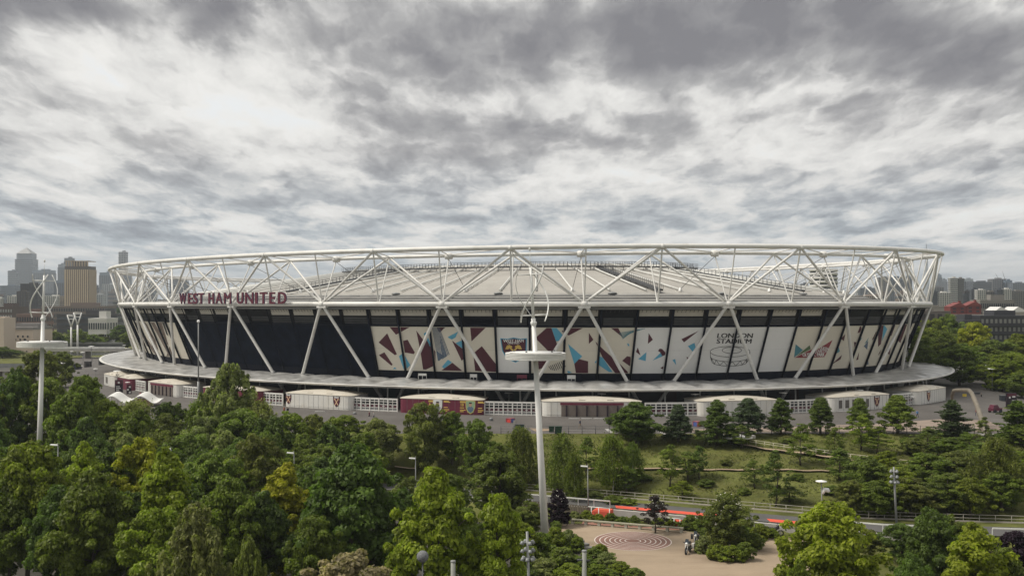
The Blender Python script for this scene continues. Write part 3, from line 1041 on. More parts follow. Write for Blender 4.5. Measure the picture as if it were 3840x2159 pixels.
# ------------------------------------------------ big letters standing on the ring
sign = thing("stadium_sign", "row of big claret block letters reading WEST HAM UNITED along the ring tube", "sign", (0, 0, 0))
let_f = mat("letter_face", (.095, .012, .028), .5, var=.08)
let_s = mat("letter_side", (.022, .020, .075), .5, var=.1)
LT = [("W", 668, 728), ("E", 745, 786), ("S", 790, 833), ("T", 838, 889), ("H", 930, 980), ("A", 994, 1056), ("M", 1070, 1135), ("U", 1186, 1246), ("N", 1262, 1337), ("I", 1352, 1375), ("T", 1392, 1462), ("E", 1480, 1532), ("D", 1558, 1636)]
for ch, xa, xb in LT:
    xa, xb = 400 + .41445 * xa, 400 + .41445 * xb
    sa, sb = s_at(xa, 1.3), s_at(xb, 1.3)
    pa, pb = S(sa, 1.3, .05), S(sb, 1.3, .05)
    ex = (pb - pa)
    wd = ex.length
    ex.normalize()
    out = Vector((ex.y, -ex.x, 0))
    vs, ts, tw = text_shape(ch, 0.0 if ch in "MWNA" else .016)
    hgt = 2.72
    mb = MB()
    fr = [pa + ex * (v[0] / tw * (wd - .16)) + Vector((0, 0, v[1] * hgt)) + out * .35 for v in vs]
    bkp = [p - out * .38 for p in fr]
    n = len(fr)
    mb.k = 0
    mb.add(fr, ts)
    for q in (1, 2, 3):
        mb.add([p + ex * (.055 * q) - out * (.004 * q) for p in fr], ts)
    mb.k = 1
    edges = {}
    for t in ts:
        for e in ((t[0], t[1]), (t[1], t[2]), (t[2], t[0])):
            edges[e] = 1
    rim = [e for e in edges if (e[1], e[0]) not in edges]
    mb.add(fr + bkp, [(a, b, b + n, a + n) for a, b in rim] + [tuple(i + n for i in t[::-1]) for t in ts])
    mb.build("letter", [let_f, let_s], sign)
mb = MB()
for z in (.35, 2.5):
    mb.path([S(s_at(640 + k * 30, 0), .75, z) for k in range(19)], .06, 4)
mb.build("support_rail", white2, sign)
for k in range(10):
    s = s_at(680 + k * 43, 0)
    mb = MB(); mb.tube(S(s, .7, 0), S(s, .75, 2.6), .06, n=4); mb.tube(S(s, .7, 2.5), S(s, -1.5, .4), .05, n=4); mb.build("support_frame", white2, sign)

# ---------------------------------------------------------------- kiosks and gates under the canopy
def crest(parent, fn, scale=1.0):
    """shield with crossed hammers; fn(u, v) gives a point proud of the wall, u and v in metres"""
    sh = [(-.85, 1.05), (-.4, .98), (0, 1.1), (.4, .98), (.85, 1.05), (.82, .1), (.6, -.6), (0, -1.15), (-.6, -.6), (-.82, .1)]
    def flat(poly, out, m, nm):
        tr = tessellate_polygon([[Vector((x, y, 0)) for x, y in poly]])
        mb = MB(); mb.add([fn(x * scale, y * scale, out) for x, y in poly], tr)
        mb.build(nm, m, parent)
    flat(sh, .04, crest_dark, "crest")
    flat([(x * .88, y * .88) for x, y in sh], .055, crest_claret, "crest")
    flat([(-.55, .95), (.55, .95), (.55, .72), (-.55, .72)], .07, pale, "crest")
    for sg in (-1, 1):
        flat([(sg * x, y) for x, y in ((-.5, .45), (-.35, .52), (.5, -.72), (.36, -.8))], .075, crest_gold, "crest")
        flat([(sg * x, y) for x, y in ((-.75, .25), (-.5, .62), (-.18, .5), (-.22, .36), (-.5, .42))], .08, crest_gold, "crest")
crest_dark = mat("crest_dark", (.02, .012, .02), .5)
crest_claret = mat("crest_claret", (.08, .014, .03), .5)
crest_gold = mat("crest_gold", (.62, .42, .26), .5)
pod_white = mat("kiosk_white", (.61, .597, .56), .5, var=.05, scale=.2, dirt=((.52, .47, .38), .5, (.3, .3, .25)))
pod_roof = mat("kiosk_roof", (.47, .435, .37), .65, var=.07, scale=.3, dirt=((.42, .36, .27), .55, (.25, .25, .6)))
shutter_m = mat("brown_shutter", (.14, .115, .10), .6, var=.08)

def pod(x0, x1, label, face="white", d1=8.6, hw=2.95, doors=None, crests=(), windows=()):
    s0, s1 = s_at(x0, d1), s_at(x1, d1)
    mid = S((s0 + s1) / 2, d1, ZP - H)
    t = thing("kiosk", label, "kiosk", mid, 0, "white domed kiosks under the canopy")
    TM = Matrix.Translation(-mid)
    n = 14
    def P(u, d, z):
        return S(s0 + (s1 - s0) * u, d, z - H + ZP)
    wd = (P(1, d1, 0) - P(0, d1, 0)).length
    rc_ = min(.16, 1.6 / wd)       # rounded ends
    def front(u):
        e = min(u, 1 - u)
        return d1 - (1.6 * (1 - math.sqrt(max(0, 1 - (1 - e / rc_) ** 2))) if e < rc_ else 0)
    us = sorted({0, rc_ * .1, rc_ * .3, rc_ * .6, rc_} | {rc_ + (1 - 2 * rc_) * k / n for k in range(n + 1)} | {1 - rc_ * .6, 1 - rc_ * .3, 1 - rc_ * .1, 1})
    ring = [(u, front(u)) for u in us] + [(1, .6), (0, .6)]
    mb = MB()
    k = len(ring)
    for z0, z1 in ((0.02, .35), (.35, hw)):
        ins = .04 if z0 < .1 else 0
        lo = [P(u, d - ins, z0) for u, d in ring]
        hi = [P(u, d - ins, z1) for u, d in ring]
        mb.add(lo + hi, [(i, (i + 1) % k, (i + 1) % k + k, i + k) for i in range(k)])
    mb.xform(TM)
    mb.build("wall", claret2 if face == "claret" else pod_white, t)
    mb = MB()
    for i in range(int(wd / 1.25)):
        u = (i + .5) / int(wd / 1.25)
        if rc_ < u < 1 - rc_:
            mb.box(P(u, d1 + .012, hw * .5) - mid, (.03, .03, hw * .98), s_ang(s0 + (s1 - s0) * u))
    o = mb.build("wall_joints", midgrey, t); o["kind"] = "stuff"
    # domed roof with a thin eave
    mb = MB()
    rows = []
    for q, (f, zz_) in enumerate(((1.0, 0), (1.012, .03), (1.012, .16), (.93, .32), (.75, .62), (.5, .90), (.2, 1.03))):
        rows.append([P(.5 + (u - .5) * (f if f > 1 else (1 - (1 - f) * .8)), 4.0 + (d - 4.0) * f, hw + zz_ * (.75 + .25 * math.sin(math.pi * u))) for u, d in ring])
    vs = [p for r in rows for p in r]
    fs = [(a * k + i, a * k + (i + 1) % k, (a + 1) * k + (i + 1) % k, (a + 1) * k + i) for a in range(len(rows) - 1) for i in range(k)]
    fs.append(tuple((len(rows) - 1) * k + i for i in range(k)))
    mb.add(vs, fs)
    mb.xform(TM)
    mb.build("roof", pod_roof, t)
    def on_front(px):
        u = (s_at(px, d1) - s0) / (s1 - s0)
        return u
    if doors:
        ua, ub = on_front(doors[0]), on_front(doors[1])
        for a, b, z0, z1, m, nm in ((ua, ub, .1, 2.3, shutter_m, "shutter"), (ua - .01, ub + .01, 2.35, 2.85, claret2, "fascia_board")):
            mb = MB()
            q = 6
            for i in range(q):
                u0, u1 = a + (b - a) * i / q, a + (b - a) * (i + 1) / q
                A = [P(u, d1 + dd, z) for u in (u0, u1) for dd in (0, .12) for z in (z0, z1)]
                mb.add(A, [(2, 6, 7, 3), (3, 7, 5, 1), (0, 2, 3, 1), (6, 4, 5, 7), (2, 0, 4, 6)])
            mb.xform(TM)
            mb.build(nm, m, t)
        for i in range(6):
            u = ua + (ub - ua) * (i + .5) / 6
            mb = MB(); p = P(u, d1 + .2, 1.2); mb.box(p, (.28, .16, 2.2), s_ang(s0 + (s1 - s0) * u)); mb.xform(TM); mb.build("door_post", crest_dark, t)
    for cxp, sc in crests:
        u = on_front(cxp)
        du = 1 / wd
        crest(t, lambda x, y, out, u=u: P(u + x * du, d1 + out, 1.75 + y) - mid, sc)
    for wa, wb in windows:
        u0, u1 = on_front(wa), on_front(wb)
        mb = MB()
        A = [P(u, d1 + dd, z) for u in (u0, u1) for dd in (0, .05) for z in (.7, 2.4)]
        mb.add(A, [(2, 6, 7, 3), (3, 7, 5, 1), (0, 2, 3, 1), (6, 4, 5, 7), (2, 0, 4, 6)])
        mb.xform(TM)
        mb.build("window", mat("dull_window", (.11, .10, .09), .3), t)
    for u in (.4, .68):
        mb = MB(); p = P(u, d1 - .55, hw + .34); mb.box(p, (1.3, .5, .26), s_ang(s0 + (s1 - s0) * u)); mb.xform(TM); mb.build("roof_hatch", pod_roof, t)
    return t, P, mid, wd, d1

pod(386, 428, "small rounded white kiosk at the far left end of the canopy with one dark slot", windows=((397, 404),))
pod(434, 490, "low kiosk with a claret front beside the left totem", face="claret")
pod(548, 668, "white domed kiosk with brown shutters near the twin totem signs", doors=(566, 648))
pod(752, 975, "white kiosk mostly hidden behind the tall feathery tree", face="claret")
pod(1062, 1318, "white kiosk carrying two dark crests on its long front", crests=((1082, 1.0), (1262, 1.05)))
tP = pod(1494, 1812, "claret fronted kiosk with two portrait shields and gold writing", face="claret")
pod(2032, 2412, "wide white kiosk with a long row of brown shutters", doors=(2105, 2335))
pod(2622, 2925, "plain white domed kiosk behind the pair of dark conifers")
pod(3118, 3345, "white kiosk with four small windows and one crest", crests=((3288, 1.1),), windows=((3146, 3158), (3170, 3184), (3196, 3208), (3248, 3258)))
pod(3440, 3553, "rounded white kiosk with one crest at the right end of the canopy", crests=((3482, 1.15),))
# portraits and lettering of the claret kiosk
t, P, mid, wd, d1 = tP
def up_(px):
    return (px - 1494) / (1812 - 1494)
def board(poly, out, m, nm="portrait_board"):
    tr = tessellate_polygon([[Vector((x, y, 0)) for x, y in poly]])
    mb = MB(); mb.add([P(x, d1 + out, y) - mid for x, y in poly], tr); mb.build(nm, m, t)
for pxc, bgm, coat in ((1645, pale, midgrey), (1766, mat("portrait_green", (.25, .36, .22), .6), slate_)):
    u = up_(pxc)
    k = 1 / wd
    shp = [(-1.0, 1.25), (0, 1.4), (1.0, 1.25), (.95, -.2), (.6, -1.1), (0, -1.5), (-.6, -1.1), (-.95, -.2)]
    board([(u + x * k * 1.05, 1.66 + y * .98) for x, y in shp], .06, gold if coat is slate_ else pale)
    board([(u + x * k * .95, 1.66 + y * .9) for x, y in shp], .075, bgm)
    board([(u + x * k, 1.66 + y * .9) for x, y in ((-.7, -.35), (-.3, .1), (.3, .1), (.7, -.35), (.5, -.85), (0, -1.3), (-.5, -.85))], .09, coat)
    board([(u + x * k, 1.66 + y * .9) for x, y in ((-.28, .9), (.28, .9), (.32, .4), (.12, .02), (-.12, .02), (-.32, .4))], .1, mat("portrait_skin", (.42, .27, .2), .6))
    board([(u + x * k, 1.66 + y * .9) for x, y in ((-.32, 1.02), (.32, 1.02), (.3, .72), (-.3, .72))], .11, crest_dark)
def board_text(s, px, z, h, m):
    vs, ts, tw = text_shape(s, .03)
    mb = MB(); mb.add([P(up_(px) + v[0] * h / wd, d1 + .08, z + v[1] * h) - mid for v in vs], ts); mb.build("lettering", m, t)
for s, px, z, h in (("6", 1613, 1.75, .6), ("10", 1731, 1.75, .6)):
    board_text(s, px, z, h, gold)
for px in (1611, 1668, 1728, 1793):
    for z, l in ((2.65, 1.1), (2.45, 1.4), (1.35, .9), (.9, 1.2), (.6, .8)):
        if px in (1611, 1728) and 1.7 < z < 2.4:
            continue
        board([(up_(px), z), (up_(px) + l / wd, z), (up_(px) + l / wd, z + .16), (up_(px), z + .16)], .07, gold, "gold_line")

def gate_run(x0, x1, label, d=7.2, hh=2.75, tilt=.35):
    s0, s1 = s_at(x0, d), s_at(x1, d)
    mid = S((s0 + s1) / 2, d, ZP - H)
    t = thing("turnstile_gate", label, "gate", mid, 0, "white framed turnstile gates between the kiosks")
    wd = (S(s1, d, 0) - S(s0, d, 0)).length
    n = max(2, round(wd / 2.1))
    mbf = MB()
    for i in range(n + 1):
        s = s0 + (s1 - s0) * i / n
        p = S(s, d, ZP - H) - mid
        mb = MB(); mb.box(p + Vector((0, 0, hh / 2)), (.24, .3, hh), s_ang(s)); mb.build("post", white, t)
        if i < n:
            sb = s0 + (s1 - s0) * (i + 1) / n
            q = S(sb, d, ZP - H) - mid
            ang = math.atan2((q - p).y, (q - p).x)
            c = (p + q) / 2
            l = (q - p).length - .26
            for z, m, h in ((hh * .40, claret, hh * .17),):
                mb = MB(); mb.box(c + Vector((0, 0, z)), (l * .82, .06, h), ang); mb.build("claret_panel", m, t)
                mb = MB(); mb.box(c + Vector((-math.sin(-ang) * 0, 0, z)) + Vector((math.sin(ang), -math.cos(ang), 0)) * .05, (l * .28, .02, h * .3), ang); mb.build("badge", pale, t)
            mb = MB(); mb.box(c + Vector((0, 0, hh * .17)), (l * .82, .05, hh * .2), ang); mb.build("mesh_panel", midgrey, t)
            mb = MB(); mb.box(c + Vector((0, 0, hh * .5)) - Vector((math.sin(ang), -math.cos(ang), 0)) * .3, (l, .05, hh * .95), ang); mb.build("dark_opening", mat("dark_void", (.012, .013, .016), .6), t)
            for z, h in ((.14, .2), (hh * .27, .12), (hh * .52, .12), (hh * .74, .12), (hh - .16, .34)):
                mbf.box(c + Vector((0, 0, z)), (l, .22, h), ang)
            mbf.box(c + Vector((0, 0, hh / 2)), (.09, .2, hh), ang)
    mbf.build("rails", white, t)
for a, b, lab in ((492, 545, "white framed gate right of the low claret kiosk"), (672, 742, "white gate with a yellow notice beside the tall lamp post"),
                  (988, 1060, "short white gate left of the kiosk with two crests"), (1322, 1490, "long white gate between the two crest kiosk and the claret kiosk"),
                  (1818, 2028, "white gate just left of the nearest turbine mast foot"), (2420, 2618, "white gate behind the lone bushy conifer"),
                  (2930, 3112, "white gate left of the kiosk with small windows"), (3350, 3437, "white gate behind the tilted sign near the right end")):
    gate_run(a, b, lab)

# ---------------------------------------------------------------- lamps and masts
lamp_w = mat("lamp_white", (.78, .78, .76), .4, var=.03)
lamp_grey = mat("lamp_grey", (.23, .235, .23), .45, var=.08)
def disc_lamp(hh=7.0):
    t = thing("disc_lamp", "", "lamp")
    mb = MB(); mb.tube((0, 0, 0), (0, 0, hh), .13, .09); mb.build("pole", lamp_grey, t)
    mb = MB(); mb.lathe([(0, -.02), (1.25, .08), (1.35, .16), (1.2, .24), (.35, .34), (0, .4)], (0, 0, hh), 16); mb.build("lamp_disc", lamp_w, t)
    for a in (0, 2.1, 4.2):
        mb = MB(); mb.tube((0, 0, hh - 1.3), (.45 * math.cos(a), .45 * math.sin(a), hh - 1.15), .05, n=5); mb.lathe([(0, 0), (.2, .05), (.22, .3), (0, .35)], (.5 * math.cos(a), .5 * math.sin(a), hh - 1.3), 8); mb.build("spotlight", darkgrey, t)
    return t
proto_disc = disc_lamp()
DL = [(222, 1344, 1312, "disc lamp beside the left food stalls"), (268, 1352, 1318, "disc lamp right at the Y shaped mast feet"), (312, 1372, 1322, "disc lamp before the dark hoarding at left"),
      (308, 1402, 1372, "disc lamp between the two Y masts and the canopy"), (345, 1358, 1300, "disc lamp standing by the small dark booths"), (402, 1340, 1302, "disc lamp beyond the left canopy tip"), (467, 1330, 1295, "disc lamp behind the canopy at far left"),
      (360, 1432, 1383, "disc lamp with dark spots left of the canopy"), (440, 1468, 1392, "disc lamp beside the claret totem"), (480, 1485, 1434, "disc lamp over the twin totem sign"), (538, 1470, 1404, "disc lamp before the left gate"), (672, 1470, 1416, "disc lamp with tilted head at the shuttered kiosk"),
      (1062, 1505, 1442, "disc lamp left of the two crest kiosk"), (1308, 1530, 1452, "disc lamp right of the two crest kiosk"), (1590, 1540, 1464, "disc lamp before the claret kiosk"), (1908, 1560, 1474, "disc lamp left of the nearest mast"),
      (2255, 1568, 1478, "disc lamp before the brown shutters"), (2606, 1568, 1480, "disc lamp right of the bushy conifer"), (2933, 1560, 1474, "disc lamp left of the three window kiosk"), (3225, 1545, 1464, "disc lamp over the windowed kiosk"),
      (3420, 1535, 1488, "disc lamp in front of the right hand gate"), (3632, 1455, 1436, "disc lamp behind the big bent arch"), (3593, 1410, 1330, "disc lamp beside the yellow sign at right"), (3672, 1420, 1358, "left disc lamp before the white marquee"),
      (3696, 1452, 1372, "middle disc lamp before the white marquee"), (3720, 1475, 1384, "right disc lamp before the white marquee")]
for i, (px, yb, yt, lab) in enumerate(DL):
    p = ground_at(px, yb, 0)
    D = p.y
    hh = (yb - yt) * D / F
    dup(proto_disc, p, R.random() * 6, lab, scale=(min(1.25, hh / 7), min(1.25, hh / 7), hh / 7), group="disc lamps on the concourse", tilt=(R.uniform(-.04, .04), R.uniform(-.04, .04)))
def remove_tree(o):
    for c in list(o.children):
        remove_tree(c)
    bpy.data.objects.remove(o)
remove_tree(proto_disc)

def street_lamp(p, hh, label, head=-1, dx=0.0):
    t = thing("street_lamp", label, "street lamp", p, 0, "flat headed street lamps in the park")
    mb = MB(); mb.tube((0, 0, 0), (dx, 0, hh), .11, .07); mb.build("pole", lamp_grey, t)
    mb = MB(); mb.add([(dx, -.16, hh - .08), (dx + head * 1.05, -.22, hh + .02), (dx + head * 1.05, .22, hh + .02), (dx, .16, hh - .08), (dx, -.12, hh + .1), (dx + head * 1.0, -.18, hh + .14), (dx + head * 1.0, .18, hh + .14), (dx, .12, hh + .1)],
                      [(0, 3, 2, 1), (4, 5, 6, 7), (0, 1, 5, 4), (1, 2, 6, 5), (2, 3, 7, 6), (3, 0, 4, 7)]); mb.build("lamp_head", lamp_w, t)
    mb = MB(); mb.tube((dx, 0, hh), (dx, 0, hh + .3), .05, n=6); mb.build("cap", lamp_grey, t)
    return t
for px, yt, D, lab, hd in ((221, 1668, 150, "street lamp left of the front row trees, near the left mast", -1), (1105, 1698, 160, "street lamp against the dark wood left of the tall maple", -1),
                           (1560, 1718, 172, "street lamp on the grass above the bright green tree", -1), (2206, 1748, 161, "street lamp beside the red ramp block", -1), (645, 1683, 152, "street lamp almost hidden by two yellow trees", -1)):
    p = stand(px, D)
    top = pixel(px, yt, D)
    street_lamp(p, top.z - p.z, lab, hd, dx=-(top.z - p.z) * .012)
# cowled lamp and camera poles
p = stand(3085, 152); hh = pixel(0, 1806, 152).z - p.z
t = thing("street_lamp", "lamp pole with a white disc and a white cowl on the grass right of centre", "street lamp", p)
mb = MB(); mb.tube((0, 0, 0), (-.2, 0, hh), .11, .07); mb.build("pole", lamp_grey, t)
mb = MB(); mb.lathe([(0, 0), (.8, .05), (.8, .14), (.1, .26), (0, .3)], (-.2, 0, hh), 12); mb.build("lamp_disc", lamp_w, t)
mb = MB(); mb.path([(0, 0, hh - 1.7), (.25, 0, hh - 1.05), (.7, 0, hh - 1.15), (.95, 0, hh - 1.4)], [.16, .34, .34, .18], 8); mb.build("cowl", lamp_w, t)
p = stand(1562, 171.9); hh = 2.6
t = thing("cowled_light", "small white cowl light on a short post below a street lamp", "lamp", p)
mb = MB(); mb.tube((0, 0, 0), (0, 0, 1.5), .08); mb.build("pole", lamp_grey, t)
mb = MB(); mb.path([(0, 0, 1.4), (.25, 0, 2.0), (.7, 0, 1.9), (.95, 0, 1.6)], [.14, .32, .34, .18], 8); mb.build("cowl", lamp_w, t)
def flood_pole(px, yt, D, label, lean=0.0, tiers=3, m=lamp_grey, up=1.0):
    p = stand(px, D)
    hh = pixel(0, yt, D).z - p.z
    t = thing("floodlight_pole", label, "floodlight", p, 0)
    lx = lean * hh
    mb = MB(); mb.tube((0, 0, 0), (lx, 0, hh), .17, .12, 10); mb.build("pole", m, t)
    for k in range(tiers):
        z = hh - up - k * .75
        x0 = lx * z / hh
        for a in range(4 if k < 2 else 6):
            an = a * 2 * math.pi / (4 if k < 2 else 6) + .4
            c = Vector((x0 + .48 * math.cos(an), .48 * math.sin(an), z))
            mb = MB(); mb.tube((x0, 0, z), c, .05, n=5)
            mb.path([c + Vector((0, 0, .16)), c + Vector((.12 * math.cos(an), .12 * math.sin(an), -.14))], [.13, .21], 8); mb.build("floodlight", mat("floodlight_shell", (.24, .25, .25), .4), t)
    mb = MB(); mb.lathe([(.30, -.12), (.34, 0), (.30, .12)], (lx * (hh - up) / hh, 0, hh - up - 1.5), 10); mb.build("collar", m, t)
flood_pole(1992, 1992, 100, "grey pole ringed with floodlights in front of the bright green trees", lean=-.035)
flood_pole(3362, 1750, 150, "tall grey floodlight pole at the right beside the road", lean=-.05, up=.6)
for px, yt, D, lab in ((1699, 2105, 92, "plain grey post sticking up right of the grey ball"), (2191, 2066, 96, "plain grey post by the plaza hedge")):
    p = stand(px, D); hh = pixel(0, yt, D).z - p.z
    t = thing("post", lab, "post", p)
    mb = MB(); mb.tube((0, 0, 0), (0, 0, hh), .22, .20, 10); mb.build("shaft", mat("post_grey", (.21, .215, .19), .6), t)
    mb = MB(); mb.lathe([(.225, 0), (.24, .06), (.2, .12), (0, .14)], (0, 0, hh), 10); mb.build("cap", lamp_grey, t)
    if px > 2000:
        mb = MB(); mb.box((-.35, 0, hh - .75), (.6, .25, .12)); mb.box((.3, 0, hh - .8), (.4, .2, .1)); mb.build("bracket", darkgrey, t)
p = stand(1585, 90); hh = pixel(0, 2085, 90).z - p.z
t = thing("ball_lamp", "grey mesh ball on a thin stem in front of the bright green tree", "lamp", p)
mb = MB(); mb.tube((0, 0, 0), (0, 0, hh - .4), .06, n=8); mb.build("stem", darkgrey, t)
mb = MB(); mb.lathe([(.50 * math.sin(math.pi * k / 12), -.50 * math.cos(math.pi * k / 12)) for k in range(13)], (0, 0, hh), 20); mb.build("ball", mat("mesh_ball", (.15, .155, .16), .7, var=.4, scale=9, bump=.5, bscale=14), t)
# tall slim post before the navy panels
p = ground_at(744, 1525, 0)
t = thing("lamp_post", "tall slim grey lamp post with a white ball top before the navy panels", "lamp", p)
hh = (1525 - 1208) * p.y / F
mb = MB(); mb.tube((0, 0, 0), (0, 0, hh * .30), .30, .28, 10); mb.tube((0, 0, hh * .30), (0, 0, hh), .17, .12, 10); mb.build("pole", lamp_grey, t)
mb = MB(); mb.lathe([(.36 * math.sin(math.pi * k / 8), -.36 * math.cos(math.pi * k / 8)) for k in range(9)], (0, 0, hh + .2), 12); mb.build("lamp_ball", lamp_w, t)
# Y shaped twin masts far left
for px, yb, yt, lab in ((267, 1330, 1181, "nearer of the two Y shaped white masts at far left"), (291, 1325, 1172, "farther Y shaped white mast at far left")):
    p = ground_at(px, yb, 0); hh = (yb - yt) * p.y / F
    t = thing("y_mast", lab, "mast", p, 0, "Y shaped lighting masts")
    k = p.y / F
    mb = MB(); mb.tube((0, 0, 0), (0, 0, hh * .70), 4.2 * k, 3.2 * k, 8); mb.build("pole", white2, t)
    for sg in (-1, 1):
        mb = MB(); mb.tube((0, 0, hh * .69), (sg * 15 * k, 0, hh), 3.0 * k, 2.0 * k, 8); mb.build("arm", white2, t)
    mb = MB()
    for z in (.90, .97, 1.0):
        mb.tube((-15 * k * (z - .7) / .3, 0, hh * z), (15 * k * (z - .7) / .3, 0, hh * z), 1.3 * k, n=6)
    mb.build("cross_bar", white2, t)

def turbine_mast(p, lean, label, rot):
    """white tapered mast, louvred lamp ring and helical wind rotor"""
    t = thing("turbine_mast", label, "mast", p, 0, "wind turbine lamp masts")
    hm = 30.2
    mb = MB(); mb.path([(0, 0, -.3), (0, 0, hm * .4), (0, 0, hm - .9)], [.54, .43, .29], 14); mb.build("pole", white2, t)
    for k in range(5):
        mb = MB(); z = 24.72 + k * .185
        mb.lathe([(3.45, z), (4.0, z + .02), (4.03, z + .13), (3.98, z + .17), (3.45, z + .12), (3.45, z)], n=40, smooth=False); mb.build("lamp_louvre", white2, t)
    mb = MB()
    for a in range(8):
        an = a * math.pi / 4
        mb.tube((.4 * math.cos(an), .4 * math.sin(an), 25.2), (3.6 * math.cos(an), 3.6 * math.sin(an), 25.2), .07, n=6)
    mb.build("ring_spokes", white2, t)
    mb = MB(); mb.lathe([(.1, 25.62), (3.5, 25.66), (3.5, 25.72), (.1, 25.74)], n=32); mb.build("ring_cover", white2, t)
    for a in range(5):
        an = a * 2 * math.pi / 5 + .5
        mb = MB(); mb.lathe([(0, 0), (.16, 0), (.1, .14), (0, .18)], (2.9 * math.cos(an), 2.9 * math.sin(an), 25.78), 8); mb.build("ring_stud", darkgrey, t)
    mb = MB(); mb.lathe([(.30, hm - 1), (.42, hm - .8), (.42, hm - .5), (.30, hm - .45), (.30, hm - .1), (.2, hm)], n=14); mb.build("collar", pale, t)
    mb = MB(); mb.tube((0, 0, hm - .2), (0, 0, hm + 6.7), .20, .17, 10); mb.tube((0, 0, hm + 6.7), (0, 0, hm + 8.9), .05, .03, 6); mb.lathe([(0, 0), (.13, .05), (.13, .4), (0, .5)], (0, 0, hm + 8.9), 8); mb.build("rotor_shaft", pale, t)
    for b in range(3):
        a0 = rot + b * 2 * math.pi / 3
        pts, rs = [], []
        for k in range(19):
            f = k / 18
            an = a0 + 1.15 * (f - .5) * 2
            r = 2.15 * (.86 + .14 * math.sin(math.pi * f))
            pts.append((r * math.cos(an), r * math.sin(an), hm + .05 - .55 + f * 7.3))
            rs.append(.115)
        mb = MB(); mb.path(pts, rs, 8, squash=.45); mb.build("blade", pale, t)
        for f in (.12, .86):
            an = a0 + 1.15 * (f - .5) * 2
            mb = MB(); mb.tube((0, 0, hm - .5 + f * 7.3), (2.12 * math.cos(an), 2.12 * math.sin(an), hm - .5 + f * 7.3), .11, .07, 6); mb.build("blade_arm", pale, t)
    t.rotation_euler = (0, lean, 0)
    for o in t.children:          # the lamp ring hangs level
        if o.name.startswith(("lamp_louvre", "ring_")):
            o.rotation_euler = (0, -lean, 0)
            o.location = (25 * math.sin(lean), 0, 0)
    return t
pm = stand(2046, 143.5); pm.z = -8.5
turbine_mast(pm, -.054, "nearest white turbine mast with a louvred lamp ring, in front of the stadium crest", .5)
pl = pixel(143, 0, 183); pl.z = terrain(pl.x, pl.y) - .2
pl.z = -8.5
turbine_mast(pl, .028, "left white turbine mast rising from the trees before the city skyline", 2.2)

# ---------------------------------------------------------------- things on the concourse
def arch():
    D = 262
    k = D / F
    p = ground_at(3700, 1632, 0)
    D = p.y
    pts = [pixel(3702, 1634, D), pixel(3688, 1590, D + 4), pixel(3664, 1520, D + 10), pixel(3645, 1475, D + 14), pixel(3634, 1463, D + 16), pixel(3615, 1462, D + 19), pixel(3590, 1462, D + 24), pixel(3577, 1464, D + 26), pixel(3571, 1480, D + 28), pixel(3569, 1545, D + 34)]
    t = thing("steel_arch", "big bent steel arch of rusty grey tube right of the kiosks", "arch", p)
    mb = MB(); mb.path([q - p for q in pts], [.60, .54, .46, .42, .40, .38, .36, .35, .34, .32], 10); mb.build("arch_tube", mat("arch_steel", (.155, .135, .105), .6, var=.25), t)
    mb = MB(); mb.lathe([(1.4, 0), (1.4, .3), (1.0, .4)], (0, 0, 0), 12); mb.build("base_plate", concrete, t)
arch()
def totem(px, yb, yt, w_, label, marks):
    p = ground_at(px, yb, 0); k = p.y / F; hh = (yb - yt) * k
    t = thing("totem_sign", label, "sign", p, .12)
    mb = MB(); mb.box((0, 0, hh / 2), (w_ * k, .4, hh)); mb.build("board", crest_dark, t)
    mb = MB(); mb.box((0, -.02, hh * .86), (w_ * k * .9, .42, hh * .2)); mb.build("head_board", claret, t)
    for u, v, a, b in marks:
        mb = MB(); mb.box((u * w_ * k, -.22, v * hh), (a * w_ * k, .04, b * hh)); mb.build("white_mark", pale, t)
totem(446, 1488, 1424, 28, "tall dark totem board with white marks at the left of the concourse", [(-.1, .62, .5, .05), (-.05, .52, .6, .05), (-.15, .42, .4, .05), (-.05, .3, .55, .06), (-.1, .2, .4, .05), (0, .85, .25, .1)])
totem(484, 1490, 1440, 17, "narrow black totem board with white squares beside the taller one", [(.2, .8, .4, .12), (-.2, .6, .4, .12), (.2, .4, .4, .12), (-.2, .2, .4, .12)])
totem(3792, 1530, 1472, 40, "wide dark totem board at the right edge of the concourse", [(-.2, .7, .15, .12), (.2, .75, .3, .1), (.2, .5, .35, .06), (.2, .3, .35, .06)])
def cube_kiosk(px, yb, w_, label):
    p = ground_at(px, yb, 0); k = p.y / F; s = w_ * k
    t = thing("play_cube", label, "cube", p, -.7 if px < 2300 else math.pi + .7, "red and blue cubes on the concourse")
    for sx, sy, m in ((1, 0, "b"), (-1, 0, "r"), (0, 1, "r"), (0, -1, "r"), ):
        mb = MB(); mb.box((sx * s * .34, sy * s * .34, s * .4), (.1 if sx else s * .66, .1 if sy else s * .66, s * .7)); mb.build("side_panel", mat("cube_blue", (.06, .10, .30), .5) if m == "b" else mat("cube_red", (.50, .045, .035), .5), t)
    mb = MB()
    for sx in (-1, 1):
        for sy in (-1, 1):
            mb.box((sx * s * .37, sy * s * .37, s * .4), (.16, .16, s * .8))
    mb.box((0, 0, s * .8), (s * .8, s * .8, .12)); mb.build("frame", mat("cube_frame", (.25, .08, .10), .5), t)
cube_kiosk(1914, 1592, 30, "red and blue cube beside the green container near the nearest mast")
cube_kiosk(2614, 1602, 28, "red and blue cube on pink paving right of the bushy conifer")
p = ground_at(1949, 1622, 0)
t = thing("container", "dark green container with open front below the red and blue cube", "container", p)
mb = MB(); mb.box((0, 0, .75), (1.6, 1.4, 1.5)); mb.build("body", mat("container_green", (.012, .06, .035), .5), t)
mb = MB(); mb.box((0, 0, 1.55), (1.75, 1.55, .12)); mb.build("lid", darkgrey, t)
mb = MB(); mb.box((-1.0, .3, 1.1), (.35, .35, 2.2)); mb.build("side_post", concrete, t)
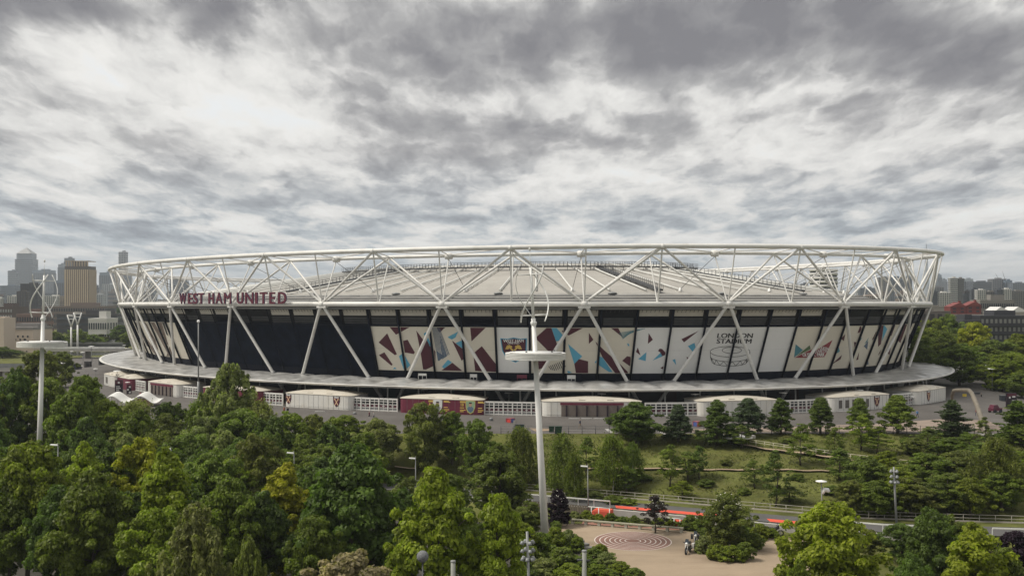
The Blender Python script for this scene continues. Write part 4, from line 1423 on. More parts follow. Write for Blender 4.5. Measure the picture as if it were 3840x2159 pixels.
for px, yb in ((2094, 1626), (2068, 1620)):
    p = ground_at(px, yb, 0)
    t = thing("wheelie_bin", "larger dark green bin by the concourse fence" if px > 2080 else "smaller dark bin half hidden by the mast", "bin", p)
    s = 1.0 if px > 2080 else .8
    mb = MB(); mb.add([(-.5 * s, -.45 * s, .1), (.5 * s, -.45 * s, .1), (.5 * s, .45 * s, .1), (-.5 * s, .45 * s, .1), (-.62 * s, -.55 * s, 1.25 * s), (.62 * s, -.55 * s, 1.25 * s), (.62 * s, .55 * s, 1.25 * s), (-.62 * s, .55 * s, 1.25 * s)], [(0, 1, 5, 4), (1, 2, 6, 5), (2, 3, 7, 6), (3, 0, 4, 7), (3, 2, 1, 0)]); mb.build("body", mat("bin_green", (.015, .05, .03), .5), t)
    mb = MB(); mb.box((0, 0, 1.32 * s), (1.3 * s, 1.15 * s, .12)); mb.build("lid", mat("bin_lid", (.012, .04, .025), .5), t)
    for sx in (-1, 1):
        mb = MB(); mb.tube((sx * .5 * s - .06, .45 * s, .14), (sx * .5 * s + .06, .45 * s, .14), .14, n=10); mb.build("wheel", black, t)
# round white seat with a hump
p = ground_at(2762, 1640, 0)
t = thing("round_lounger", "white dish shaped seat with a raised peak on the concourse edge", "lounger", p)
mb = MB(); mb.lathe([(0, .18), (2.2, .12), (2.9, .28), (2.9, .0), (0, 0)], n=24); mb.build("dish", white2, t)
mb = MB(); mb.lathe([(.75, .15), (.5, .5), (.28, 1.5), (0, 1.7)], (-.4, .3, 0), 12); mb.build("peak", white2, t)
mb = MB(); mb.box((2.2, -1.0, .25), (1.6, .9, .5), .3); mb.build("stone_block", concrete, t)
# wavy white shelter
p = ground_at(512, 1524, 0)
t = thing("wavy_shelter", "white wavy roofed shelter rising above the trees on the left", "shelter", p)
k = p.y / F
mb = MB()
n = 28
vs = []
for i in range(n + 1):
    f = i / n
    x = (-98 + 196 * f) * k
    z = (14 + 13 * math.sin(f * 11.5 + .6)) * k + 1.2
    for y, dz in ((-2.2, -.25), (0, .2), (2.2, .45)):
        vs.append((x, y, z + dz))
fs = [(i * 3 + j, i * 3 + j + 1, i * 3 + j + 4, i * 3 + j + 3) for i in range(n) for j in range(2)]
mb.add(vs, [f[::-1] for f in fs], True)
mb.add([(x, y, z - .12) for x, y, z in vs], fs, True)
mb.build("roof", white2, t)
for i in range(0, n + 1, 4):
    mb = MB(); x, y, z = vs[i * 3 + 1]; mb.tube((x, y, 0), (x, y, z), .09, n=6); mb.build("post", white2, t)
mb = MB(); mb.box((30 * k, 0, .9), (50 * k, 1.6, 1.8)); mb.build("counter", mat("tan_counter", (.42, .30, .19), .7), t)
# marquees
def marquee(px0, px1, yb, yt, peaks, label, base=None):
    p = ground_at((px0 + px1) / 2, yb, 0); k = p.y / F
    t = thing("marquee", label, "marquee", p)
    W = (px1 - px0) * k; hh = (yb - yt) * k; n = peaks
    for i in range(n):
        x0, x1 = -W / 2 + W * i / n, -W / 2 + W * (i + 1) / n
        xm = (x0 + x1) / 2; eh = hh * .45
        mb = MB(); mb.add([(x0, -3, eh), (x1, -3, eh), (x1, 3, eh), (x0, 3, eh), (xm, 0, hh), (xm, -2.0, hh * .92), (xm, 2, hh * .92)], [(0, 1, 5), (1, 2, 6, 4, 5), (2, 3, 6), (3, 0, 5, 4, 6)]); mb.build("tent_roof", white2, t)
        mb = MB(); mb.box((xm, 0, eh / 2), (x1 - x0 - .2, 5.6, eh)); mb.build("side_wall", base or mat("dark_stall", (.06, .05, .05), .7), t)
marquee(3604, 3728, 1412, 1357, 3, "white peaked marquee roof at the right beyond the canopy")
marquee(200, 268, 1375, 1344, 2, "white roofed food stalls at far left of the concourse")
def booth(px, yb, w_, h_, m, label, cat="booth"):
    p = ground_at(px, yb, 0); k = p.y / F
    t = thing(cat.replace(" ", "_"), label, cat, p, R.uniform(-.15, .15))
    mb = MB(); mb.box((0, 0, h_ * k / 2), (w_ * k, w_ * k * .7, h_ * k)); mb.build("body", m, t)
    mb = MB(); mb.box((0, 0, h_ * k + .08), (w_ * k * 1.08, w_ * k * .76, .16)); mb.build("roof", darkgrey, t)
    mb = MB(); mb.box((w_ * k * .1, -w_ * k * .36, h_ * k * .45), (w_ * k * .5, .06, h_ * k * .6)); mb.build("opening", mat("dark_void", (.012, .013, .016), .6), t)
    return t
booth(330, 1378, 22, 22, mat("booth_dark", (.05, .045, .045), .6), "small dark booth with a light opening on the left concourse")
booth(382, 1368, 20, 18, mat("booth_dark", (.05, .045, .045), .6), "low dark booth beside the left canopy tip")
booth(290, 1388, 26, 22, mat("booth_blue", (.05, .055, .075), .6), "slate blue hoarding beside the white stalls")
booth(240, 1392, 20, 22, claret, "claret food stall below the white stall roofs")
booth(3725, 1420, 26, 14, darkgrey, "long low dark cabin under the white marquee")
booth(3655, 1490, 30, 18, darkgrey, "dark cabin behind the bent arch")
booth(3770, 1508, 36, 24, mat("booth_slate", (.035, .04, .05), .6), "dark slate cabin at the right concourse edge")
# claret ride on vehicle and red bollards at the right and left
def buggy(px, yb, label):
    p = ground_at(px, yb, 0)
    t = thing("buggy", label, "buggy", p, .4)
    mb = MB(); mb.box((0, 0, .7), (2.6, 1.4, .6)); mb.add([(-1.2, -.65, 1.0), (.6, -.65, 1.0), (.6, .65, 1.0), (-1.2, .65, 1.0), (-.9, -.6, 1.7), (.1, -.6, 1.7), (.1, .6, 1.7), (-.9, .6, 1.7)], [(4, 5, 6, 7), (0, 1, 5, 4), (1, 2, 6, 5), (2, 3, 7, 6), (3, 0, 4, 7)]); mb.build("body", mat("buggy_claret", (.10, .02, .04), .4), t)
    for x in (-.85, .85):
        for y in (-.7, .7):
            mb = MB(); mb.tube((x, y - .12, .36), (x, y + .12, .36), .36, n=12); mb.build("wheel", black, t)
buggy(3732, 1546, "claret buggy parked on the tan paving at right")
p = ground_at(540, 1490, 0)
t = thing("bollard", "red bollard cluster in front of the left gate", "bollard", p)
for x in (-.9, 0, .9):
    mb = MB(); mb.lathe([(.28, 0), (.25, .9), (.18, 1.2), (0, 1.25)], (x, 0, 0), 8); mb.build("red_post", mat("bollard_red", (.20, .025, .03), .5), t)
p = ground_at(686, 1478, 0)
t = thing("notice_board", "yellow notice board at the left white gate", "sign", p)
mb = MB(); mb.box((0, -.1, 1.6), (.9, .08, 2.2)); mb.build("panel", mat("notice_yellow", (.62, .45, .05), .6), t)
mb = MB(); mb.tube((-.4, 0, 0), (-.4, 0, 2.6), .05, n=6); mb.tube((.4, 0, 0), (.4, 0, 2.6), .05, n=6); mb.build("legs", darkgrey, t)
for px, yb, yt in ((3599, 1408, 1380), (3617, 1500, 1476)):
    p = ground_at(px, yb, 0); hh = (yb - yt) * p.y / F
    t = thing("notice_board", "yellow sign on a post by the right canopy tip" if px < 3610 else "yellow sign under the bent arch", "sign", p)
    mb = MB(); mb.box((0, 0, hh * .72), (.95, .08, hh * .55)); mb.build("panel", mat("notice_yellow", (.62, .45, .05), .6), t)
    mb = MB(); mb.tube((0, .06, 0), (0, .06, hh), .06, n=6); mb.build("pole", darkgrey, t)
# fence along the concourse edge
t = thing("park_fence", "thin dark post and wire fence along the concourse edge above the grass", "fence", (0, 195.6, 0))
for k in range(44):
    x = -2 + k * 2.45
    mb = MB(); mb.tube((x, 0, -.3), (x, 0, 1.55), .055, n=6); mb.build("fence_post", darkgrey, t)
mb = MB()
for z in (.5, .95, 1.4):
    mb.tube((-2, 0, z), (103.5, 0, z), .018, n=4, caps=False)
mb.build("fence_wire", darkgrey, t)
# handrail beside the road (grass side) and along the bank path
def handrail(name, label, pts, hh, m, every=1, r=.045, bars=(1.0,)):
    p0 = Vector(pts[0])
    t = thing(name, label, "railing", p0)
    for i in range(0, len(pts), every):
        q = Vector(pts[i]) - p0
        mb = MB(); mb.tube(q - Vector((0, 0, .25)), q + Vector((0, 0, hh)), r, n=6); mb.build("rail_post", m, t)
    mb = MB()
    for b in bars:
        mb.path([Vector(q) - p0 + Vector((0, 0, hh * b)) for q in pts], r, 6)
    mb.build("top_rail", m, t)
rail_m = mat("rail_grey", (.33, .31, .26), .5)
pts = [(x, road_back(x) + .6, terrain(x, road_back(x) + .6)) for x in [-6 + 2.1 * i for i in range(55)]]
handrail("handrail", "thin grey handrail along the grass side of the road", pts, 1.05, rail_m, bars=(1.0, .55))
pp = [(2770, 1660), (2900, 1680), (3060, 1702), (3190, 1722), (3330, 1738), (3500, 1757)]
pts = []
for (xa, ya), (xb, yb) in zip(pp[:-1], pp[1:]):
    for k in range(4):
        x, y = xa + (xb - xa) * k / 4, ya + (yb - ya) * k / 4
        pts.append(tuple(stand(x, depth_on_bank(x, y))))
handrail("handrail", "pale handrail beside the path slanting down the right grass bank", pts, .9, mat("rail_pale", (.45, .42, .33), .5), bars=(1.0, .6))
# white rail and timber boards left of the red ramp
xr = [ -8 + 1.55 * i for i in range(16)]
def white_rail(x0, x1, label, off=-9.3, zb=-7.0):
    t = thing("white_railing", label, "railing", (x0, road_back(x0) + off, zb))
    n = max(2, int((x1 - x0) / 2.3))
    P0 = Vector((x0, road_back(x0) + off, zb))
    pts = [Vector((x0 + (x1 - x0) * i / n, road_back(x0 + (x1 - x0) * i / n) + off, zb)) - P0 for i in range(n + 1)]
    mb = MB()
    for a, b in zip(pts[:-1], pts[1:]):
        d = b - a
        mb.box((a + b) / 2 + Vector((0, 0, 1.15)), (d.length + .02, .16, .16), math.atan2(d.y, d.x))
    mb.build("top_rail", white2, t)
    for q in pts:
        mb = MB(); mb.box(q + Vector((0, 0, .5)), (.10, .10, 1.2)); mb.build("rail_post", white2, t)
white_rail(-1.5, 14.6, "white railing left of the red ramp block behind the nearest mast")
white_rail(42.5, 61, "white railing behind the lower right yellow green tree")
white_rail(63, 72, "short white railing at the right edge by the road")
t = thing("timber_fence", "weathered timber board fence under the white railing", "fence", (0, 0, 0))
bw = mat("weathered_board", (.15, .125, .095), .85, var=.3, scale=1.2, stretch=(1, 1, .3))
for k in range(44):
    x = -1.5 + k * .37
    mb = MB(); mb.box((x, road_back(x) - 9.75, -7.65), (.33, .06, 1.7 + R.uniform(-.05, .05)), -.456); mb.build("board", bw, t)
# red ramp block and smaller one
rampred = mat("coral_red", (.66, .10, .055), .6, var=.06)
def ramp_block(x0, y0, wd, hh, dep, label):
    t = thing("ramp_block", label, "ramp", (x0, y0, -8.48), -.456)
    mb = MB(); mb.add([(0, 0, 0), (wd, 0, 0), (wd, dep, 0), (0, dep, 0), (-.3, .2, hh * .62), (wd * .25, .3, hh), (wd, .3, hh), (wd, dep, hh), (.4, dep, hh)], [(0, 1, 6, 5, 4), (1, 2, 7, 6), (2, 3, 8, 7), (3, 0, 4, 8), (4, 5, 8), (5, 6, 7, 8)]); mb.build("body", rampred, t)
    mb = MB(); mb.add([(wd * .55, -.02, .02), (wd * .98, -.02, .02), (wd * .98, -.02, hh * .55), (wd * .75, -.02, hh * .4)], [(0, 1, 2, 3)]); mb.build("grey_side", concrete, t)
    mb = MB()
    for z in (hh + .35,):
        mb.tube((-.3, -.15, z), (wd + .1, -.15, z), .07, n=6)
    for x in (.2, wd * .45, wd + .05):
        mb.tube((x, -.15, 0), (x, -.15, hh + .35), .07, n=6)
    mb.build("guard_rail", white2, t)
a = ground_at(2222, 1925, -8.48)
ramp_block(11.6, 159.6, 3.0, 1.75, 1.6, "coral red ramp block with a white rail at the left end of the red lane")
ramp_block(22.6, 154.6, 1.5, 1.1, 1.0, "small coral red block with white bars beside the dark leaved shrub")
# low timber balks along the road edge
for k, (xa, xb) in enumerate(((15.2, 21.6), (24.2, 33.2), (36, 45))):
    t = thing("kerb_balk", ("first", "middle", "last")[k] + " long pale balk edging the road, counted from the red ramp block", "kerb", ((xa + xb) / 2, road_back((xa + xb) / 2) - 9.4, -8.5))
    mb = MB(); ang = math.atan2(-.49, 1); mb.box((0, 0, 1.15), ((xb - xa) * 1.11, .35, .32), ang); mb.build("balk", mat("pale_timber", (.36, .30, .22), .8, var=.15), t)
    for f in (-.42, 0, .42):
        mb = MB(); mb.box((f * (xb - xa), -.49 * f * (xb - xa), .5), (.3, .3, 1.0), ang); mb.build("support", concrete, t)
# long bench
pa, pb = ground_at(2142, 1962, -8.47), ground_at(2562, 1996, -8.47)
t = thing("long_bench", "very long stone bench with block legs behind the ring pattern", "bench", (pa + pb) / 2)
d = pb - pa; ang = math.atan2(d.y, d.x)
mb = MB(); mb.box((0, 0, .62), (d.length, .62, .17), ang); mb.build("seat", mat("bench_stone", (.30, .285, .21), .8, var=.12), t)
for k in range(9):
    q = d * (k / 8 - .5) * .97
    mb = MB(); mb.box(q + Vector((0, 0, .26)), (.38, .5, .54), ang); mb.build("leg", mat("bench_leg", (.36, .345, .29), .8), t)
# stepped stone edge by the left hedge
p = ground_at(2195, 2055, -8.47)
t = thing("stone_steps", "grey stone steps at the plaza edge left of the ring pattern", "steps", p)
for k in range(4):
    mb = MB(); mb.box((-.6 * k + .3, .75 * k - .6, .16 + .14 * k), (1.5, .85, .32 + .28 * k), .5); mb.build("step", mat("step_stone", (.17, .165, .155), .85, var=.2), t)

# ---------------------------------------------------------------- motorbikes
def motorbike(p, rz, label, body, seat, roll=0.0, sc=1.0):
    t = thing("motorbike", label, "motorbike", p, rz)
    for x in (-.68, .68):
        mb = MB()
        mb.path([(x + .30 * math.cos(a), 0, .32 + .30 * math.sin(a)) for a in [2 * math.pi * k / 16 for k in range(16)]], .065, 6, closed=True)
        w_ = mb.build("wheel", black, t)
        mb = MB(); mb.tube((x, -.05, .32), (x, .05, .32), .12, n=8)
        for k in range(5):
            a = k * 2 * math.pi / 5
            mb.tube((x, 0, .32), (x + .26 * math.cos(a), 0, .32 + .26 * math.sin(a)), .02, n=4)
        mb.build("hub", pale, w_)
    mb = MB(); mb.path([(-.5, 0, .78), (-.1, 0, .72), (.1, 0, .82), (.42, 0, .95), (.55, 0, .8)], [.10, .16, .20, .18, .08], 8); mb.build("tank", body, t)
    mb = MB(); mb.path([(-.75, 0, .95), (-.45, 0, .86), (0, 0, .84)], [.09, .15, .13], 8); mb.build("seat", seat, t)
    mb = MB(); mb.box((0, 0, .48), (.5, .3, .34)); mb.tube((-.1, .16, .3), (-.85, .2, .36), .06, n=8); mb.build("engine", darkgrey, t)
    mb = MB()
    for y in (-.1, .1):
        mb.tube((.68, y, .32), (.42, y, 1.02), .035, n=6)
        mb.tube((-.68, y, .32), (-.2, y, .5), .035, n=6)
    mb.build("fork", pale, t)
    mb = MB(); mb.path([(.30, -.42, 1.10), (.42, -.2, 1.05), (.44, 0, 1.04), (.42, .2, 1.05), (.30, .42, 1.10)], .03, 6); mb.build("handlebar", black, t)
    mb = MB(); mb.path([(.48, 0, .98), (.64, 0, .93)], [.14, .10], 10); mb.build("headlight", lamp_w, t)
    mb = MB(); mb.add([(.5, -.2, 1.0), (.5, .2, 1.0), (.28, .15, 1.38), (.28, -.15, 1.38), (.52, -.2, 1.0), (.52, .2, 1.0), (.30, .15, 1.39), (.30, -.15, 1.39)], [(0, 1, 2, 3), (7, 6, 5, 4), (0, 4, 5, 1), (1, 5, 6, 2), (2, 6, 7, 3), (3, 7, 4, 0)]); mb.build("windscreen", glass, t)
    for sy in (-1, 1):
        mb = MB(); mb.box((-.72, sy * .32, .62), (.5, .22, .4)); mb.build("pannier", body, t)
    t.rotation_euler[0] = roll
    t.scale = (sc,) * 3
    return t
p = ground_at(2580, 2072, -8.47)
motorbike(p, -2.0, "white motorbike standing on the plaza at the edge of the planting", mat("bike_white", (.66, .64, .62), .35), mat("bike_seat", (.02, .02, .022), .6), sc=1.35)
p = ground_at(2608, 2040, -8.47)
motorbike(p, -1.7, "dark motorbike half hidden behind the white one", mat("bike_dark", (.05, .055, .065), .4), mat("bike_seat", (.02, .02, .022), .6), sc=1.35)
p = ground_at(2902, 2010, -8.46)
motorbike(p, .1, "black motorbike leaning on the brick path by the road kerb", mat("bike_black", (.018, .018, .024), .4), mat("bike_seat", (.02, .02, .022), .6), roll=.15, sc=1.35)

# ---------------------------------------------------------------- people
def person(p, rz, label, top, legs, skin=(.40, .26, .19), stride=.16, hair=(.02, .015, .012)):
    """one continuous skinned figure, 1.75 m, in mid step"""
    V = [(0, 0, .95), (0, 0, 1.15), (0, 0, 1.38), (0, 0, 1.5), (0, .01, 1.56), (0, .03, 1.66), (0, .02, 1.74),
         (-.10, 0, .90), (-.11, stride, .50), (-.11, stride * .9, .08), (-.11, stride * .9 + .16, .04),
         (.10, 0, .90), (.11, -stride * .5, .50), (.11, -stride * 1.5, .10), (.11, -stride * 1.5 + .15, .04),
         (-.19, 0, 1.42), (-.24, -.08, 1.14), (-.23, .06, .92), (-.22, .1, .82), (.19, 0, 1.42), (.24, .08, 1.14), (.23, .2, .93), (.22, .24, .83)]
    Ed = [(0, 1), (1, 2), (2, 3), (3, 4), (4, 5), (5, 6), (0, 7), (7, 8), (8, 9), (9, 10), (0, 11), (11, 12), (12, 13), (13, 14), (2, 15), (15, 16), (16, 17), (17, 18), (2, 19), (19, 20), (20, 21), (21, 22)]
    rad = [.15, .14, .16, .09, .055, .10, .07, .10, .07, .045, .035, .10, .07, .045, .035, .065, .048, .036, .04, .065, .048, .036, .04]
    me = bpy.data.meshes.new("body")
    me.from_pydata(V, Ed, [])
    bm = bmesh.new()
    bm.from_mesh(me)
    lay = bm.verts.layers.skin.verify()
    bm.verts.ensure_lookup_table()
    for i, v in enumerate(bm.verts):
        v[lay].radius = (rad[i], rad[i] * .8)
        v[lay].use_root = i == 0
    bm.to_mesh(me)
    bm.free()
    o = bpy.data.objects.new("person", me)
    C.objects.link(o)
    o.modifiers.new("skin", "SKIN")
    o.modifiers.new("sub", "SUBSURF").levels = 1
    dg = bpy.context.evaluated_depsgraph_get()
    ev = o.evaluated_get(dg)
    m2 = bpy.data.meshes.new_from_object(ev)
    o.modifiers.clear()
    o.data = m2
    for m in (mat("cloth_%s" % top[0], top[1], .8), mat("cloth_%s" % legs[0], legs[1], .8), mat("skin_tone", skin, .6), mat("hair_dark", hair, .7)):
        m2.materials.append(m)
    for f in m2.polygons:
        z = f.center.z
        a = abs(f.center.x)
        f.material_index = 0 if (.96 < z < 1.5 and not (a > .17 and z < .95)) else (1 if z <= .96 and not (a > .18 and z > .75) else (3 if z > 1.69 or (z > 1.6 and f.center.y < 0.0) else 2))
        f.use_smooth = True
    o.location = p
    o.rotation_euler[2] = rz
    tag(o, label, "person", "people on the concourse")
    return o
# steel crowd barriers and bins on the concourse
def barrier_row(px0, px1, yb, label):
    a, b = ground_at(px0, yb, .03), ground_at(px1, yb, .03)
    d = b - a
    n = max(1, int(d.length / 2.3))
    ang = math.atan2(d.y, d.x)
    for i in range(n):
        p = a + d * ((i + .5) / n)
        t = thing("crowd_barrier", label + ", %s from its left end" % ["first", "second", "third", "fourth", "fifth", "sixth", "seventh", "eighth"][i], "barrier", p, ang + R.uniform(-.05, .05), "steel crowd barriers")
        mb = MB(); mb.path([(-1.05, 0, .1), (-1.05, 0, 1.1), (1.05, 0, 1.1), (1.05, 0, .1)], .035, 6); mb.tube((-1.05, 0, .25), (1.05, 0, .25), .03, n=6); mb.build("frame", pale, t)
        mb = MB()
        for k in range(9):
            mb.tube((-.84 + .21 * k, 0, .25), (-.84 + .21 * k, 0, 1.1), .018, n=4)
        mb.build("bars", pale, t)
        mb = MB(); mb.box((-.8, 0, .05), (.06, .6, .06)); mb.box((.8, 0, .05), (.06, .6, .06)); mb.build("feet", pale, t)
barrier_row(1165, 1235, 1560, "steel barrier before the two crest kiosk")
barrier_row(2130, 2270, 1588, "steel barrier before the brown shutters")
barrier_row(3140, 3230, 1560, "steel barrier before the small windows")
barrier_row(700, 745, 1492, "steel barrier right of the shuttered kiosk")
for px, yb, lab in ((1330, 1566, "grey litter bin right of the two crest kiosk"), (1842, 1588, "grey litter bin right of the claret kiosk"), (2440, 1594, "grey litter bin right of the long shuttered kiosk"), (3365, 1558, "grey litter bin right of the windowed kiosk"), (3590, 1540, "grey litter bin left of the bent arch foot")):
    t = thing("litter_bin", lab, "bin", ground_at(px, yb, .03), 0, "litter bins")
    mb = MB(); mb.lathe([(.3, 0), (.36, .1), (.36, .95), (.2, 1.05), (0, 1.05)], n=10); mb.build("body", darkgrey, t)
    mb = MB(); mb.lathe([(.38, .95), (.38, 1.02), (.24, 1.2), (0, 1.22)], n=10); mb.build("hood", midgrey, t)
for px, yb, rz, lab, tp, lg in ((1079, 1556, .5, "person in black walking past the left crest kiosk", ("black", (.015, .015, .018)), ("dark", (.02, .02, .03))),
                                (1066, 1554, .9, "person in an orange top beside the one in black", ("orange", (.35, .12, .06)), ("dark", (.02, .02, .03))),
                                (2545, 1574, 2.0, "person in grey standing by the gate right of the bushy conifer", ("grey", (.12, .12, .13)), ("blue", (.03, .04, .08))),
                                (3680, 1500, 1.0, "person in a dark coat near the bent arch", ("black", (.015, .015, .018)), ("dark", (.02, .02, .03))),
                                (1385, 1572, 1.4, "person in a claret shirt walking before the long white gate", ("claret", (.12, .02, .04)), ("dark", (.02, .02, .03))),
                                (1402, 1574, 1.5, "person in pale grey beside the one in claret", ("pale", (.35, .34, .33)), ("blue", (.03, .04, .08))),
                                (2175, 1606, 4.0, "person in navy crossing the parking lines below the shutters", ("navy", (.03, .035, .07)), ("tan", (.25, .2, .14))),
                                (2330, 1598, 2.6, "person in white left of the bushy tree on the paving", ("white", (.5, .5, .48)), ("dark", (.02, .02, .03))),
                                (3440, 1568, 3.3, "person in blue before the last kiosk", ("sky", (.08, .18, .35)), ("dark", (.02, .02, .03))),
                                (3662, 1560, .3, "person in red walking under the bent arch", ("red", (.3, .04, .04)), ("blue", (.03, .04, .08))),
                                (3700, 1470, 5.0, "person in grey near the marquee lamps", ("grey", (.12, .12, .13)), ("dark", (.02, .02, .03))),
                                (330, 1420, 1.0, "person in dark clothes on the left concourse by the booths", ("black", (.015, .015, .018)), ("dark", (.02, .02, .03))),
                                (372, 1438, 2.2, "person in tan left of the canopy tip", ("tan", (.25, .2, .14)), ("dark", (.02, .02, .03))),
                                (620, 1482, 2.4, "person in white near the shuttered kiosk at left", ("white", (.5, .5, .48)), ("blue", (.03, .04, .08)))):
    person(ground_at(px, yb, 0.03), rz, lab, tp, lg)

# ---------------------------------------------------------------- trees
def leaf_mesh(name, pos, nrm, size, tint, rng, aspect=1.0, along=None):
    n = len(pos)
    nrm = nrm / (np.linalg.norm(nrm, axis=1, keepdims=True) + 1e-9)
    u = rng.normal(size=(n, 3)) if along is None else along + rng.normal(size=(n, 3)) * .25
    u -= nrm * np.sum(u * nrm, 1, keepdims=True)
    u /= np.linalg.norm(u, axis=1, keepdims=True) + 1e-9
    v = np.cross(nrm, u)
    a, b = (size * aspect)[:, None] * u, (size * .62)[:, None] * v
    V = np.empty((n, 4, 3))
    bend = nrm * (size * .18)[:, None]
    V[:, 0], V[:, 1], V[:, 2], V[:, 3] = pos - a, pos - b + bend, pos + a, pos + b + bend
    me = bpy.data.meshes.new(name)
    me.vertices.add(n * 4)
    me.vertices.foreach_set("co", V.reshape(-1))
    me.loops.add(n * 4)
    me.loops.foreach_set("vertex_index", np.arange(n * 4, dtype=np.int32))
    me.polygons.add(n)
    me.polygons.foreach_set("loop_start", np.arange(0, n * 4, 4, dtype=np.int32))
    me.update(calc_edges=True)
    at = me.attributes.new("tint", "FLOAT", "FACE")
    at.data.foreach_set("value", np.clip(tint, 0, 1).astype(np.float32))
    me.materials.append(leaves)
    return me

KIND = {  # crown foot, half width, clumps, clump radius, leaves a clump, leaf size, profile (height fraction, radius)
    "maple": (.10, 5.0, 125, 1.0, 210, .235, [(0, .45), (.18, .88), (.42, 1.0), (.68, .82), (.88, .48), (1, .10)]),
    "oval": (.05, 3.9, 120, .82, 210, .215, [(0, .75), (.2, 1.0), (.42, .97), (.66, .74), (.85, .42), (1, .06)]),
    "ash": (.12, 4.6, 95, .95, 185, .215, [(0, .4), (.25, .85), (.55, 1.0), (.8, .75), (1, .2)]),
    "birch": (.10, 3.4, 130, .55, 110, .17, [(0, .7), (.25, 1.0), (.55, .85), (.8, .55), (1, .1)]),
    "feathery": (.10, 4.4, 130, .75, 120, .22, [(0, .8), (.3, 1.0), (.6, .8), (.85, .5), (1, .15)]),
    "cone": (.05, 3.4, 120, .80, 200, .19, [(0, .85), (.15, 1.0), (.4, .82), (.7, .48), (1, .05)]),
    "conifer": (.08, 3.6, 0, 0, 0, .24, [(0, 1.0), (.3, .85), (.7, .5), (1, .04)]),
    "sapling": (.16, 3.0, 46, .72, 95, .19, [(0, .5), (.35, 1.0), (.7, .75), (1, .15)]),
    "bush": (.02, 8.0, 80, 1.9, 130, .60, [(0, 1.0), (.3, 1.0), (.65, .8), (1, .25)]),
}
HT = 12.0
def crown_mesh(kind, seed):
    base, Rm, nc, rc_, nl, ls, prof = KIND[kind]
    rng = np.random.default_rng(seed)
    z0 = HT * base
    ch = HT - z0
    pt, pr = zip(*prof)
    ph = rng.uniform(0, 6.28, 4)
    def rad(t, a):
        return Rm * np.interp(t, pt, pr) * (1 + .20 * np.sin(2 * a + ph[0] + 3 * t) + .12 * np.sin(3 * a + ph[1] - 5 * t) + .14 * np.sin(5 * a + ph[2] + 9 * t) + .08 * np.sin(9 * a - 13 * t + ph[3]))
    P, N, S_, T_, AL = [], [], [], [], []
    if kind == "conifer":
        for lv in range(17):
            t = lv / 17 + rng.uniform(-.015, .015)
            for b in range(int(11 - 6 * t)):
                a = rng.uniform(0, 6.28)
                L = rad(np.array(t), a) * rng.uniform(.7, 1.15)
                n = int(60 + 90 * (1 - t))
                f = rng.uniform(.1, 1, n) ** .7
                z = z0 + ch * t * .97 - f * L * .06 + .5 * f ** 2
                p = np.stack([np.cos(a) * f * L, np.sin(a) * f * L, z], 1) + rng.normal(size=(n, 3)) * [.28, .28, .17] * (.5 + (1 - f[:, None]) * 1.2)
                P.append(p)
                N.append(rng.normal(size=(n, 3)) * .7 + [0, 0, .6])
                S_.append(ls * rng.uniform(.6, 1.2, n))
                T_.append(np.full(n, rng.uniform(.2, .8)) + rng.normal(size=n) * .15)
                AL.append(np.tile([np.cos(a), np.sin(a), .1], (n, 1)))
        cl = np.array([[0, 0, z0 + ch * .9]])
    else:
        t = rng.uniform(0, 1, nc) ** .85
        a = rng.uniform(0, 6.28, nc)
        inner = np.sqrt(rng.uniform(.12, 1, nc))
        r = rad(t, a) * inner * .93
        cl = np.stack([np.cos(a) * r, np.sin(a) * r, z0 + ch * (.04 + .92 * t)], 1)
        nmain = len(cl)
        if kind != "bush":          # sprays reaching out of the crown
            ns = nc // 4
            t2 = rng.uniform(.08, 1.0, ns); a2 = rng.uniform(0, 6.28, ns)
            r2 = rad(t2, a2) * rng.uniform(.98, 1.22, ns)
            cl = np.concatenate([cl, np.stack([np.cos(a2) * r2, np.sin(a2) * r2, z0 + ch * (.03 + 1.0 * t2)], 1)])
        for ci, c in enumerate(cl):
            k = rng.uniform(.7, 1.3) * (1 if ci < nmain else .55)
            n = int(nl * k * (1 if ci < nmain else .8))
            tt = rng.uniform(.15, .85)
            if kind == "birch":
                for s in range(5):
                    m = max(4, n // 5)
                    f = rng.uniform(0, 1, m)
                    L = rng.uniform(.7, 2.1)
                    o = rng.normal(size=3) * [.55, .55, .25]
                    d = c[:2] / (np.linalg.norm(c[:2]) + .1) * .25 + rng.normal(size=2) * .12
                    p = c + o + np.stack([d[0] * f, d[1] * f, .25 - L * f], 1) + rng.normal(size=(m, 3)) * .12
                    P.append(p); N.append(rng.normal(size=(m, 3)) + [0, 0, .35]); S_.append(ls * rng.uniform(.6, 1.2, m))
                    T_.append(np.clip(tt + rng.normal(size=m) * .2, 0, 1)); AL.append(np.tile([0, 0, -1.0], (m, 1)))
                continue
            d = rng.normal(size=(n, 3))
            d /= np.linalg.norm(d, axis=1, keepdims=True)
            d[:, 2] = np.where(rng.uniform(size=n) < .6, np.abs(d[:, 2]), d[:, 2])
            sh = rng.uniform(.55, 1.08, n)[:, None] * rc_ * k * np.array([1, 1, .72])
            if kind == "feathery":
                sh = sh * np.array([.75, .75, 1.9])
            p = c + d * sh
            P.append(p)
            N.append(d + rng.normal(size=(n, 3)) * .55 + [0, 0, .35])
            S_.append(ls * rng.uniform(.6, 1.25, n))
            T_.append(np.clip(tt + rng.normal(size=n) * .22, 0, 1))
            AL.append(np.tile([0, 0, 1.0], (n, 1)) if kind == "feathery" else rng.normal(size=(n, 3)))
    P, N, S_, T_, AL = (np.concatenate(x) for x in (P, N, S_, T_, AL))
    k = P[:, 2] < .15
    P[k, 2] = .15
    me = leaf_mesh("crown", P, N, S_, T_, rng, 1.0, AL)
    # trunk and limbs
    mb = MB()
    rr = random.Random(seed)
